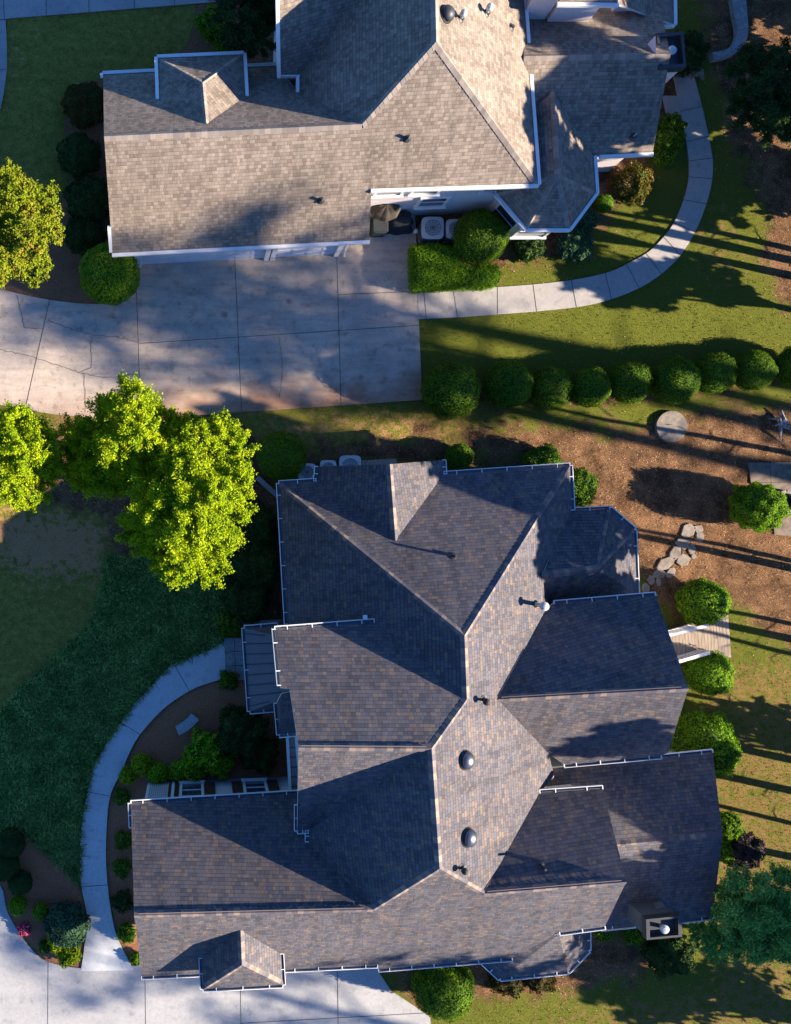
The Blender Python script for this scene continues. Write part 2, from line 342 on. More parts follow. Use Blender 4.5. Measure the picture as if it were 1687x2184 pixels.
for nm, ar in (('mulch', mul), ('dry', dry), ('pale', pale), ('bed', np.clip(bed, 0, 1))):
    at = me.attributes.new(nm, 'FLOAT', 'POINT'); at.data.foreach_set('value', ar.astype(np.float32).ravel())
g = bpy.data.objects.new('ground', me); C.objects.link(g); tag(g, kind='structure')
tag(MB().add([(-200, -200, -.06), (200, -200, -.06), (200, 200, -.06), (-200, 200, -.06)], [(0, 1, 2, 3)]).build('far_ground', M['ground']), kind='structure')

def smoothline(pts, k_=6):
    pts = [np.array(p, float) for p in pts]; out = []
    for i in range(len(pts) - 1):
        p0 = pts[max(i - 1, 0)]; p1 = pts[i]; p2 = pts[i + 1]; p3 = pts[min(i + 2, len(pts) - 1)]
        for j in range(k_):
            t = j / k_; out.append(.5 * ((2 * p1) + (-p0 + p2) * t + (2 * p0 - 5 * p1 + 4 * p2 - p3) * t * t + (-p0 + 3 * p1 - 3 * p2 + p3) * t ** 3))
    out.append(pts[-1]); return [tuple(o) for o in out]
def line_strip(mb, pts, wd, z, m, jit=0):
    pts = [Vector(P(x, y)[:2]) for x, y in pts]
    for a, b in zip(pts[:-1], pts[1:]):
        d = (b - a); 
        if d.length < 1e-4: continue
        n_ = Vector((-d.y, d.x)).normalized() * wd / 2; e = d.normalized() * wd * .3; a2 = a - e; b2 = b + e
        mb.add([(a2.x - n_.x, a2.y - n_.y, z), (b2.x - n_.x, b2.y - n_.y, z), (b2.x + n_.x, b2.y + n_.y, z), (a2.x + n_.x, a2.y + n_.y, z)], [(0, 1, 2, 3)], m)
def slab(name, outline, mats, joints=(), cracks=(), z=.05, jw=.022, extra=None):
    mb = MB(); mb.prism([P(x, y) for x, y in outline], -.1, z, 0)
    for i, j in enumerate(joints): line_strip(mb, j, jw, z + .004 + i * .0006, 1)
    for i, c in enumerate(cracks):
        pts = []
        for a, b in zip(c[:-1], c[1:]):
            n = max(2, int(math.hypot(b[0] - a[0], b[1] - a[1]) / 5))
            for q in range(n): pts.append((a[0] + (b[0] - a[0]) * q / n + random.uniform(-1.3, 1.3), a[1] + (b[1] - a[1]) * q / n + random.uniform(-1.6, 1.6)))
        pts.append(c[-1]); line_strip(mb, pts, .016, z + .012 + i * .0006, 2)
    o = mb.build(name, mats); tag(o, kind='structure'); return o
ccm = M['conc_drive']
# clay-stained drive: blend by world position of the runoff along its lower edge (a stain with its own shape)
k = NT('drive_concrete'); p = k.pos(); a = k.noise(p, .5, 7, .7); b = k.noise(p, 8, 5, .7); c = k.noise(p, 90, 2)
sp = k.n('ShaderNodeSeparateXYZ'); k.l(p, sp.inputs[0])
col = k.mix(k.ramp(a, [(.38, 0), (.62, 1)]), (.44, .365, .295), (.335, .285, .24))
e1 = k.math('SUBTRACT', 5.6, k.math('SUBTRACT', sp.outputs[1], k.math('MULTIPLY', sp.outputs[0], .055)))
cl = k.math('ADD', k.math('MULTIPLY', e1, .75), k.math('MULTIPLY', k.math('SUBTRACT', a, .5), 2.6))
col = k.mix(k.ramp(cl, [(0, 0), (.9, .85)]), col, (.29, .15, .085))
e2 = k.math('ADD', k.math('MULTIPLY', k.math('SUBTRACT', -2.2, sp.outputs[0]), .5), k.math('MULTIPLY', k.math('SUBTRACT', a, .5), 2.0))
col = k.mix(k.ramp(e2, [(0, 0), (1, .55)]), col, (.36, .315, .275))
col = k.mix(1, col, k.ramp(b, [(.3, .84), (.7, 1.1)]), 'MULTIPLY'); col = k.mix(1, col, k.ramp(c, [(.3, .9), (.7, 1.06)]), 'MULTIPLY')
s2 = k.noise(p, 2.1, 9, .78); col = k.mix(1, col, k.ramp(s2, [(.36, .66), (.47, 1)]), 'MULTIPLY')
mp = k.n('ShaderNodeMapping'); mp.inputs['Scale'].default_value = (.5, 3.2, 1); k.l(p, mp.inputs[0])
s3 = k.noise(mp.outputs[0], 1.2, 6, .7); col = k.mix(1, col, k.ramp(s3, [(.3, .80), (.55, 1.05)]), 'MULTIPLY')
vo = k.n('ShaderNodeTexVoronoi'); vo.inputs['Scale'].default_value = .7; k.l(p, vo.inputs['Vector']); col = k.mix(1, col, k.ramp(k.math('ADD', vo.outputs['Distance'], k.math('MULTIPLY', k.math('SUBTRACT', b, .5), .12)), [(.05, .55), (.13, 1)]), 'MULTIPLY')
k.bump(c, .15, .01); M['drive'] = k.out(col, .85, 0, .3)
slab('driveway', smoothline([(-60, 605), (0, 617), (50, 629), (106, 640), (177, 648), (238, 646), (283, 630), (292, 618)], 4) + [(300, 545), (795, 505), (795, 440), (884, 436), (889, 560), (893, 690), (900, 853), (727, 865), (515, 879), (404, 887), (300, 893), (202, 891), (117, 884), (40, 872), (-60, 850)],
     [M['drive'], M['joint'], M['crack']],
     [[(291, 620), (295, 733), (300, 893)], [(500, 540), (508, 720), (515, 879)], [(717, 520), (722, 690), (727, 865)], [(298, 733), (853, 697), (893, 694)], [(720, 629), (892, 622)], [(106, 640), (54, 874)]],
     [[(104, 685), (177, 710), (205, 716), (253, 720), (294, 731)], [(-10, 743), (78, 764), (167, 794), (195, 784), (194, 718)], [(36, 630), (50, 685), (52, 700), (92, 702)], [(167, 794), (215, 805), (262, 803), (295, 798)], [(180, 798), (183, 880)], [(594, 718), (600, 760), (603, 790), (596, 850)]])
top = smoothline([(889, 622), (950, 620), (1060, 613), (1150, 606), (1230, 596), (1300, 580), (1350, 556), (1390, 531), (1436, 476), (1463, 404), (1468, 354), (1461, 293), (1448, 228), (1436, 167), (1425, 120)])
bot = smoothline([(892, 681), (960, 678), (1060, 671), (1160, 663), (1260, 650), (1340, 625), (1400, 592), (1450, 545), (1486, 485), (1512, 412), (1519, 355), (1512, 303), (1496, 228), (1474, 147), (1463, 110)])
def near(t, line): return min(line, key=lambda q: (q[0] - t[0]) ** 2 + (q[1] - t[1]) ** 2)
js = []
for i in range(2, len(bot) - 2, 5):
    q = bot[i]; js.append([near(q, top), q])
slab('walkway', top + bot[::-1], [M['conc_light'], M['joint']], js, z=.058)
slab('path', [(1412, 205), (1452, 205), (1455, 245), (1420, 245)], [M['conc_light'], M['joint']], z=.04)
outer = smoothline([(479, 1368), (430, 1393), (364, 1420), (324, 1461), (283, 1506), (243, 1562), (217, 1602), (200, 1638), (187, 1688), (174, 1764), (171, 1840), (174, 1890), (187, 1961), (180, 2020), (173, 2070)])
inner = smoothline([(481, 1446), (440, 1458), (404, 1473), (349, 1511), (298, 1567), (273, 1612), (263, 1638), (235, 1698), (227, 1779), (227, 1850), (235, 1931), (248, 1992), (265, 2030), (285, 2068)])
M['conc_pebble'] = concrete('washed_concrete', (.46, .48, .49), (.37, .39, .40), .6)  # walk's tone raised over the drive's to make up for its shade
M['conc_low'] = concrete('lower_drive_concrete', (.34, .34, .335), (.26, .265, .27), .6)
slab('walkway', outer + inner[::-1], [M['conc_pebble'], M['joint']], [[(372, 1418), (404, 1473)], [(257, 1540), (299, 1566)], [(187, 1688), (234, 1697)], [(174, 1890), (230, 1886)]], z=.058)
slab('driveway', smoothline([(-70, 1800), (0, 1885), (15, 1941), (40, 1987), (71, 2027), (101, 2050), (172, 2064), (253, 2066), (305, 2050)], 4) + [(300, 1990), (790, 1960), (806, 2070), (834, 2113), (880, 2143), (917, 2169), (925, 2300), (-70, 2300)],
     [M['conc_low'], M['joint']], [[(103, 2051), (101, 2290)], [(309, 2060), (312, 2290)], [(512, 2040), (515, 2290)], [(719, 2040), (722, 2290)], [(513, 2181), (925, 2158)]], z=.05)
slab('pavement', [(-80, 48), (10, 42), (20, 40), (465, 5), (560, -5), (700, -60), (-80, -90)], [M['conc_drive'], M['joint']], [[(10, 42), (4, -60)], [(99, 34), (99, -60)], [(190, 27), (189, -60)], [(287, 19), (286, -60)], [(372, 12), (371, -60)]], z=.05)
slab('pavement', [(-80, 45), (12, 44), (15, 100), (15, 150), (8, 200), (2, 230), (-30, 300), (-80, 300)], [M['conc_drive'], M['joint']], [[(-60, 150), (14, 150)]], z=.046)

# ------------------------------------------------------------------ roofs
# every vertex: measured direction + first height; heights are then solved so that each roof face is flat
def solve(V, Fs):
    names = list(V); nv = len(names); fn = list(Fs); n = nv + 3 * len(fn); ii = {k_: i for i, k_ in enumerate(names)}; A = []; B = []
    for k_, (x, y, z, wt) in V.items():
        r = np.zeros(n); r[ii[k_]] = wt; A.append(r); B.append(wt * H / (H - z))
    for j, f in enumerate(fn):
        for k_ in Fs[f]:
            x, y = V[k_][:2]; r = np.zeros(n); r[ii[k_]] = 12; r[nv + 3 * j:nv + 3 * j + 3] = [-12 * (x - X0) / F, -12 * (y - Y0) / F, -12]; A.append(r); B.append(0)
    s = np.linalg.lstsq(np.array(A), np.array(B), rcond=None)[0]
    return {k_: Vector(P(V[k_][0], V[k_][1], H - H / s[ii[k_]])) for k_ in names}
def roof_mesh(name, W, faces, mat, parent, th=.16):
    mb = MB(); used = sorted({k_ for f in faces for k_ in f}); ii = {k_: i for i, k_ in enumerate(used)}; n = len(used)
    tops = []
    for f in faces:
        a = sum((W[f[i]].x * W[f[(i + 1) % len(f)]].y - W[f[(i + 1) % len(f)]].x * W[f[i]].y) for i in range(len(f)))
        tops.append([ii[q] for q in (f if a > 0 else f[::-1])])
    ed = {}
    for f in tops:
        for i in range(len(f)): ed[(f[i], f[(i + 1) % len(f)])] = 1
    vs_ = [W[q] for q in used] + [W[q] - Vector((0, 0, th)) for q in used]
    fs_ = tops + [[n + i for i in f[::-1]] for f in tops] + [(b_, a_, n + a_, n + b_) for (a_, b_) in ed if (b_, a_) not in ed]
    mi = [0] * len(tops) + [1] * (len(fs_) - len(tops))
    mb.add(vs_, fs_); mb.mi = mi
    return mb.build(name, [mat, M['white']], parent, slope_uv=True)
def inset(pts, d):
    n = len(pts); ar = sum(pts[i].x * pts[(i + 1) % n].y - pts[(i + 1) % n].x * pts[i].y for i in range(n)); sg = 1 if ar > 0 else -1; out = []
    for i in range(n):
        a, b_, c_ = pts[i - 1], pts[i], pts[(i + 1) % n]; e1_ = Vector((b_.x - a.x, b_.y - a.y)); e2_ = Vector((c_.x - b_.x, c_.y - b_.y))
        n1_ = Vector((-e1_.y, e1_.x)).normalized() * sg; n2_ = Vector((-e2_.y, e2_.x)).normalized() * sg
        m_ = (n1_ + n2_); m_ = m_ / max(m_.length_squared, .3) * 2 * d
        out.append(Vector((b_.x + m_.x, b_.y + m_.y, b_.z)))
    return out
def wall_mesh(name, W, loop, mat, parent, d=.38, drop=.17, base=-.1, pitch=.9):
    pts = [W[q] if isinstance(q, str) else Vector(q) for q in loop]; ins = inset(pts, d); n = len(ins)
    vs_ = [(q.x, q.y, base) for q in ins] + [(q.x, q.y, q.z - drop) for q in ins]
    fs_ = [(i, (i + 1) % n, n + (i + 1) % n, n + i) for i in range(n)]
    ar = sum(ins[i].x * ins[(i + 1) % n].y - ins[(i + 1) % n].x * ins[i].y for i in range(n))
    if ar < 0: fs_ = [f[::-1] for f in fs_]
    MB().add(vs_, fs_).build(name, mat, parent); return ins
def ridge_cap(W, a, b, mat, parent, wd=.3):
    p_, q_ = (W[a] if isinstance(a, str) else a), (W[b] if isinstance(b, str) else b); d = q_ - p_; hd = Vector((d.x, d.y, 0)).normalized(); n_ = Vector((-hd.y, hd.x, 0)) * wd / 2
    cnt = max(2, int(d.length / .2)); mb = MB()
    for i in range(cnt):
        s_ = p_ + d * (i / cnt); e_ = p_ + d * ((i + 1) / cnt); hl = .022 if i % 2 else .018; he = .032
        mb.add([s_ - n_ + Vector((0, 0, hl - wd * .42)), e_ - n_ + Vector((0, 0, he - wd * .42)), e_ + Vector((0, 0, he + .02)), s_ + Vector((0, 0, hl + .02)), s_ + n_ + Vector((0, 0, hl - wd * .42)), e_ + n_ + Vector((0, 0, he - wd * .42))], [(0, 1, 2, 3), (3, 2, 5, 4)])
    return mb.build('ridge_cap', mat, parent)
def capmat(name, stops):
    k_ = NT(name); rp = k_.n('ShaderNodeNewGeometry').outputs['Random Per Island']; c_ = k_.noise(k_.pos(), 50, 2)
    return k_.out(k_.mix(1, k_.ramp(rp, stops), k_.ramp(c_, [(.3, .85), (.7, 1.1)]), 'MULTIPLY'), .88, 0, .25)
M['cap_tan'] = capmat('tan_cap_shingle', [(0, (.15, .128, .115)), (.5, (.205, .178, .158)), (1, (.27, .225, .19))])
M['cap_slate'] = capmat('slate_cap_shingle', [(0, (.06, .06, .08)), (.5, (.12, .105, .11)), (1, (.24, .18, .14))])
def gutter(pts, cen, parent, style='open', br=.85):
    """half-open channel hung outside the eave along pts; cen = a point on the roof side"""
    mb = MB(); hw = .105 if style == 'open' else .125
    for a, b in zip(pts[:-1], pts[1:]):
        a = Vector(a); b = Vector(b); d = b - a; L = d.length; u = Vector((d.x, d.y, 0)).normalized(); n_ = Vector((-u.y, u.x, 0))
        if n_.dot(Vector(cen) - a) > 0: n_ = -n_
        zo = Vector((0, 0, -.02))
        if style == 'open':
            e_ = u * .01
            mb.beam(a + n_ * hw + zo - e_, b + n_ * hw + zo + e_, .025, .11, 0)
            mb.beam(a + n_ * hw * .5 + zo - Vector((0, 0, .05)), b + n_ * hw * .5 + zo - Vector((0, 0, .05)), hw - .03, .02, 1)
            mb.beam(a + n_ * .0 + zo - Vector((0, 0, .02)), b + n_ * .0 + zo - Vector((0, 0, .02)), .02, .09, 1)
            nb = max(1, int(L / br))
            for i in range(nb):
                c_ = a + d * ((i + .5) / nb) + zo + Vector((0, 0, .045)); mb.beam(c_ - n_ * .05, c_ + n_ * hw, .03, .02, 0)
            for e in (a, b): mb.beam(e + zo - n_ * .03, e + zo + n_ * hw, .03, .1, 0)
        else:
            mb.beam(a + n_ * hw * .45 + zo - u * .02, b + n_ * hw * .45 + zo + u * .02, hw, .13, 0)
    return mb.build('gutter', [M['white'], M['gutter_in']], parent)
def window(wall_a, wall_b, t, wd, z0, z1, parent, out, shut=False, panes=2):
    """window in the wall line a-b at fraction t"""
    a = Vector(wall_a); b = Vector(wall_b); u = Vector((b.x - a.x, b.y - a.y, 0)).normalized(); n_ = Vector((-u.y, u.x, 0))
    if n_.dot(Vector(out) - a) < 0: n_ = -n_
    c = a.lerp(b, t); c.z = 0; zc = (z0 + z1) / 2; ax = (u.x, u.y); mb = MB(); fw = .10
    for s_ in (-1, 1): mb.box(c + u * s_ * (wd / 2 + fw / 2) + n_ * .03 + Vector((0, 0, zc)), (fw, .08, z1 - z0 + .02), ax)
    mb.box(c + n_ * .03 + Vector((0, 0, z1 + fw / 2)), (wd + 2.4 * fw, .09, fw), ax); mb.box(c + n_ * .06 + Vector((0, 0, z0 - fw / 2)), (wd + 3 * fw, .16, fw * .8), ax)
    mb.box(c + n_ * .02 + Vector((0, 0, zc)), (wd, .05, .05), ax)
    wn = mb.build('window', M['white'], parent)
    MB().box(c + n_ * .012 + Vector((0, 0, zc)), (wd, .02, z1 - z0), ax).build('pane', M['glass'], wn)
    if shut:
        for s_ in (-1, 1):
            sm = MB(); sc_ = c + u * s_ * (wd / 2 + fw + .25) + n_ * .03 + Vector((0, 0, zc)); sm.box(sc_, (.42, .04, z1 - z0 + .05), ax)
            for q in range(10): sm.box(sc_ + n_ * .025 + Vector((0, 0, (q - 4.5) * (z1 - z0) / 10.5)), (.34, .02, .07), ax)
            sm.build('shutter', M['shutter'], parent)
    return wn

# ---------------- lower house (slate roof)
VB = dict(
b1=(595,1031,3.2,3),b2=(674,1026,3.2,3),b3=(677,995,3.1,1),b4=(831,990,5.2,.3),b5=(945,981,3.1,1),b6=(947,1011,3.2,3),
b7=(1215,993,3.2,3),b8=(1220,1088,3.2,3),b9=(990,1355,8.2,.1),b10=(995,1491,8.2,.1),b11=(843,1153,5.2,.1),
b12=(612,1331,3.2,3),b13=(798,1326,5.6,.3),
b14=(586,1342,5.4,1),b14b=(598,1468,7.2,.01),b14c=(618,1470,7.2,.01),b15=(637,1594,8.9,.3),b17=(920,1596,9.0,.2),
b18=(657,1771,5.4,.5),b19=(634,1772,5.4,1),b20=(657,1795,5.3,.3),b21=(796,1939,7.0,.2),b22=(937,1852,9.0,.2),
b23=(279,1713,4.2,1),b24=(659,1690,4.2,1),b25=(286,1952,6.8,.2),
b26=(1032,1905,7.4,.1),b27=(1336,1880,7.4,.2),b28=(1290,1976,5.0,.2),b29=(1193,1989,4.8,.2),b30=(1092,2044,3.3,.5),b31=(807,2067,3.1,.5),b32=(805,2058,3.1,.5),b34=(302,2083,3.1,2),
b35=(1157,1227,4.9,.2),b36=(1165,1298,5.2,.2),b37=(1061,1491,7.5,.1),b38=(1171,1608,5.2,.2),b39=(1182,1657,4.8,.1),b40=(1151,1690,5.1,.3),
c1=(1285,1681,5.1,1),
e1=(1398,1269,5.1,1),e2=(1468,1468,7.6,.2),e3=(1425,1605,5.2,.5),e4=(1410,1612,5.1,1),e5=(1203,1631,5.1,1),e0=(1182,1287,5.1,1),
n1=(1300,1085,3.0,1),n2=(1352,1130,3.0,1),n3=(1358,1268,3.0,1),n4=(1170,1290,3.3,.3),n5=(1274,1213,4.8,.5),n6=(1157,1227,4.75,.5),n7=(1215,1089,3.1,1),n8=(1150,1290,4.0,.05),
s1=(1230,1633,3.1,1),s2=(1520,1604,3.1,1),s3=(1541,1781,4.6,.3),s4=(1520,1956,3.1,1),s5=(1180,1990,3.1,.5),s6=(1150,1815,4.6,.3),s7=(1140,1642,3.1,.5),
d1=(513,1984,6.0,.2),d2=(516,2057,6.0,.2),d3=(430,2043,4.4,1),d4=(433,2109,4.4,1),d5=(603,2100,4.4,1),d6=(599,2034,4.5,.6),
)
FB = dict(
N=['b1','b9','b7','b6','b11','b2'],NW=['b3','b2','b11','b4'],NE=['b4','b11','b6','b5'],
W=['b1','b12','b13','b10','b9'],E=['b7','b9','b10','b17','b22','b26','b40','b39','b38','b37','b36','b35','b8'],
GN=['b14','b14b','b14c','b15','b17','b10','b13'],GS=['b15','b19','b18','b17'],
WS=['b18','b20','b21','b22','b17'],WN=['b23','b25','b21','b20','b24'],
S=['b25','b34','b32','b31','b30','b29','b28','b27','b26','b22','b21'],
SGN=['b40','b26','b27','c1'],EN=['e0','b36','b37','e2','e1'],ES=['b37','b38','e5','e4','e3','e2'])
FX = dict(LN=['n7','n1','n5','n6'],LNE=['n1','n2','n5'],LE=['n2','n3','n5'],LS=['n3','n4','n6','n5'],
          SN=['s7','s1','s2','s3','s6'],SS=['s6','s3','s4','s5'],DW=['d1','d3','d4','d2'],DS=['d2','d4','d5'],DE=['d1','d2','d5','d6'])
W = solve(VB, {**FB, **FX, 'S': FB['S'] + ['d1', 'd3', 'd6']})
hb = empty('slate_roof_house', P(950, 1550), 'large house with steep mixed slate and brown shingle hip and gable roof', 'house')
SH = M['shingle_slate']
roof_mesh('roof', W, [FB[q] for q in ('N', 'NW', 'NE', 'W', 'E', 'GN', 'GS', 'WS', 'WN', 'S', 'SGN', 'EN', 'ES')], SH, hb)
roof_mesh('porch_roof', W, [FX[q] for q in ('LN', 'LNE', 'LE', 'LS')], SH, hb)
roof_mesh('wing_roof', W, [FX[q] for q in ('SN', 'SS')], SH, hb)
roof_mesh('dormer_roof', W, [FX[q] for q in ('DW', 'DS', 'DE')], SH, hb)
# small roofs with explicit heights
def small_roof(name, verts, faces, mat, parent, th=.12):
    W_ = {k_: Vector(P(*v)) for k_, v in verts.items()}; return W_, roof_mesh(name, W_, faces, mat, parent, th)
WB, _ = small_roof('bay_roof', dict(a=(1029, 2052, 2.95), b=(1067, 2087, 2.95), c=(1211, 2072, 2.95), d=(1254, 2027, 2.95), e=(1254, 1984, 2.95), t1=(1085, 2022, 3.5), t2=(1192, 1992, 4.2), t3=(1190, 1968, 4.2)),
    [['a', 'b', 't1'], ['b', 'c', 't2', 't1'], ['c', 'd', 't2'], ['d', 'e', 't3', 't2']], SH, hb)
WP, _ = small_roof('metal_roof', dict(a=(521, 1340, 2.9), b=(533, 1517, 2.9), c=(640, 1508, 2.95), d=(630, 1331, 2.95), e=(610, 1361, 3.7), f=(616, 1486, 3.7)),
    [['a', 'b', 'f', 'e'], ['b', 'c', 'f'], ['d', 'a', 'e'], ['c', 'd', 'e', 'f']], M['metal_roof'], hb)
mb = MB()
for i in range(8):
    t = (i + .5) / 8; a = WP['a'].lerp(WP['b'], t); y_ = .06 + .88 * t; q = WP['e'].lerp(WP['f'], min(1, max(0, (t - .12) / .76)))
    if t < .12 or t > .88: q = a.lerp(q, .5)
    mb.beam(a + Vector((0, 0, .02)), Vector((q.x, q.y, q.z)) + Vector((0, 0, .02)), .03, .035)
mb.build('roof_seam', M['darkmetal'], hb)
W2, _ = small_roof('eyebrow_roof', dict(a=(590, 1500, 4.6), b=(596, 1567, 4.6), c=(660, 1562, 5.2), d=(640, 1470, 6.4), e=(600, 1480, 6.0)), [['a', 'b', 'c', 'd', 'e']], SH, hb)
W3, _ = small_roof('metal_roof', dict(a=(612, 1500, 2.75), b=(622, 1688, 2.75), c=(652, 1686, 3.1), d=(645, 1500, 3.1)), [['a', 'b', 'c', 'd']], M['metal_roof'], hb)
mb = MB()
for i in range(9):
    t = (i + .5) / 9; mb.beam(W3['a'].lerp(W3['b'], t) + Vector((0, 0, .02)), W3['d'].lerp(W3['c'], t) + Vector((0, 0, .02)), .03, .03)
mb.build('roof_seam', M['darkmetal'], hb)
MB().beam(W3['a'] + Vector((-.05, 0, -.05)), W3['b'] + Vector((-.05, 0, -.05)), .11, .16).beam(W3['d'] + Vector((-.14, 0, .1)), W3['c'] + Vector((-.14, 0, .1)), .09, .2).build('fascia', M['white'], hb)
SB = M['siding_b']
wall_mesh('wall', W, ['b1', 'b2', 'b3', 'b4', 'b5', 'b6', 'b7', 'b8', (12.2, -11, 4.0), (6, -11, 5), 'b20', 'b19', 'b15', 'b14c', 'b14', 'b12'], SB, hb)
wn = wall_mesh('wall', W, ['b23', 'b25', 'b34', 'b32', 'b31', 'b30', 'b29', 'b28', 'b27', 'c1', 'b40', (6.5, -12, 4), 'b24'], SB, hb)
wall_mesh('wall', W, ['e0', 'e1', 'e2', 'e3', 'e4', 'e5', (11, -9, 4.2), (11, -5, 4.2)], SB, hb)
wall_mesh('wall', W, ['n7', 'n1', 'n2', 'n3', 'n4'], M['stucco'], hb); wall_mesh('wall', W, ['s7', 's2', 's3', 's4', 's5'], SB, hb)
wall_mesh('wall', WB, ['a', 'b', 'c', 'd', 'e', 't3', 't1'], M['stucco'], hb); wall_mesh('wall', W, ['d3', 'd4', 'd5', 'd6', 'd1'], SB, hb, .25, .15, 3.6)
mb = MB()
for q in ((530, 1350), (541, 1510), (536, 1430)): x_, y_, _z = P(q[0], q[1], 2.7); mb.box((x_ + .05, y_, 1.4), (.24, .24, 2.8), (1, .056))
mb.build('post', M['white'], hb)
# north wall of the west wing: two shuttered windows, corner lattice
a_, b_ = wn[0], wn[-1]
def tx(px_, z): # fraction along that wall whose sight line passes px_
    return (((px_ - X0) / F * (H - z)) - a_.x) / (b_.x - a_.x)
for px_ in (409, 545): window(a_, b_, tx(px_, 1.5), .78, .55, 2.35, hb, (0, 5, 0), True)
mb = MB(); u = (b_ - a_); u.z = 0; u.normalize()
c0 = a_ + u * .2 + Vector((0, .05, 0))
for q in range(9): mb.box((c0.x + u.x * q * .085, c0.y + .04, 1.5), (.035, .03, 2.8), (u.x, u.y))
mb.box((c0.x + u.x * .9, c0.y + .05, 1.5), (.12, .06, 3.0), (u.x, u.y)); mb.box((c0.x - u.x * .12, c0.y, 1.5), (.12, .06, 3.0), (u.x, u.y)); mb.build('corner_trim', M['white'], hb)
for a, b in (('b9', 'b10'), ('b1', 'b9'), ('b7', 'b9'), ('b15', 'b17'), ('b10', 'b17'), ('b17', 'b22'), ('b22', 'b21'), ('b25', 'b21'), ('b22', 'b26'), ('b26', 'b27'), ('b37', 'e2'), ('b4', 'b11'), ('d1', 'd2'), ('d2', 'd4'), ('d2', 'd5'), ('s6', 's3'), ('n6', 'n5'), ('n5', 'n1'), ('n5', 'n2')):
    ridge_cap(W, a, b, M['cap_slate'], hb, .26)
# thin metal ridge vents on the three long ridges
for a, b in (('b15', 'b17'), ('b25', 'b21'), ('b26', 'b27'), ('b37', 'e2')):
    p_, q_ = W[a], W[b]; p_ = p_.lerp(q_, .02); q_ = p_.lerp(q_, .96)
    MB().beam(p_ + Vector((0, .07, .03)), q_ + Vector((0, .07, .03)), .025, .05).build('ridge_vent', M['cap_slate'], hb)
def gut(names, Wd, cen, parent, style='open'): gutter([Wd[q] for q in names], cen, parent, style)
def lin(Wd, a, b, t): return Wd[a].lerp(Wd[b], t)
cN = W['b9']
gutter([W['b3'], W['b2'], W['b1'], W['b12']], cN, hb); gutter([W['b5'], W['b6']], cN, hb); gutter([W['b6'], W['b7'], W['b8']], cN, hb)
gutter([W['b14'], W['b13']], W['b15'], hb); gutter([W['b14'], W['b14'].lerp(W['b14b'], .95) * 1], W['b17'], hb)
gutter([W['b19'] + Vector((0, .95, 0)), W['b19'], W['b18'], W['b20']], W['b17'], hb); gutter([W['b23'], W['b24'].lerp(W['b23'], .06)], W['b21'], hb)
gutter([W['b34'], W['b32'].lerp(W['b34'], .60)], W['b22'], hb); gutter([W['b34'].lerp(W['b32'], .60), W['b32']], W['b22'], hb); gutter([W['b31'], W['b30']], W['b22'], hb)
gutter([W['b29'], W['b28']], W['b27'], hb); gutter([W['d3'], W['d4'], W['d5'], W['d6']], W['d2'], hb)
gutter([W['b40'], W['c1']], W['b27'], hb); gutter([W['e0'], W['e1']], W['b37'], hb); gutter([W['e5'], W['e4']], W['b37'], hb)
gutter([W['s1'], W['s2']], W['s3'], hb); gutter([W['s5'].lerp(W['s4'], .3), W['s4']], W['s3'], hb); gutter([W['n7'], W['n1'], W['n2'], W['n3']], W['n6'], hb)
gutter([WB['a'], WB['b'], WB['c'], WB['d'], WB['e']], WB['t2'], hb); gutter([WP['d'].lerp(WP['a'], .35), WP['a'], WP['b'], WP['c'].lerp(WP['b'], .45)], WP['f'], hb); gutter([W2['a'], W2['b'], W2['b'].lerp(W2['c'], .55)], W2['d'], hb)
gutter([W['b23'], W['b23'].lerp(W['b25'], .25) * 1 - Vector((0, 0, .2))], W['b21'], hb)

# ---------------- upper house (tan roof)
VA = dict(
a1=(220,159,3.4,2),a2=(222,292,5.9,.2),a3=(240,541,3.0,2),a4=(787,513,3.0,2),a5=(792,404,4.8,.5),a6=(1147,393,4.8,1),a7=(930,90,9.0,.1),
a8=(772,266,6.2,.2),a9=(638,196,4.6,.3),a10=(592,140,3.4,1),
a11=(922,-260,9.0,.1),a12=(1098,-260,4.8,1),a13=(638,163,5,.3),a14=(800,-60,8,.5),a15=(598,163,5,.5),a16=(594,-60,7.9,.8),
a17=(592,-260,5,.5),a18=(640,-260,5,.1),
f1=(336,124,4.2,.6),f2=(519,116,4.2,.6),f3=(432,177,5.6,.3),f4=(440,264,5.6,.2),f5=(339,212,4.4,.4),f6=(524,205,4.4,.4),
q1=(1118,121,5.2,.8),q2=(1430,116,5.2,.8),q3=(1392,326,3.0,1),q4=(1118,340,3.0,1),q5=(1386,-90,3.0,1),q6=(1112,-80,3.0,1),
)
FA = dict(N=['a1','a2','a8','a9','a10'],S=['a2','a3','a4','a5','a6','a7','a8'],W=['a7','a11','a18','a14','a13','a9','a8'],E=['a7','a6','a12','a11'],
 WG=['a13','a14','a16','a15'],WH=['a14','a18','a17','a16'],FW=['f3','f4','f5','f1'],FN=['f1','f2','f3'],FE=['f3','f2','f6','f4'],
 QS=['q1','q2','q3','q4'],QN=['q1','q6','q5','q2'])
A_ = solve(VA, {**FA, 'N': FA['N'] + ['f4', 'f5', 'f6']})
ha = empty('tan_roof_house', P(750, 250), 'large house with tan weathered shingle roof and double garage, upper half of view', 'house')
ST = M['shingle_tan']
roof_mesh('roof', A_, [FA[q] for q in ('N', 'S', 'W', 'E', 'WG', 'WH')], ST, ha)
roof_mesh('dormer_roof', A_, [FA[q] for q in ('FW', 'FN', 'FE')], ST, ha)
roof_mesh('wing_roof', A_, [FA[q] for q in ('QS', 'QN')], ST, ha)
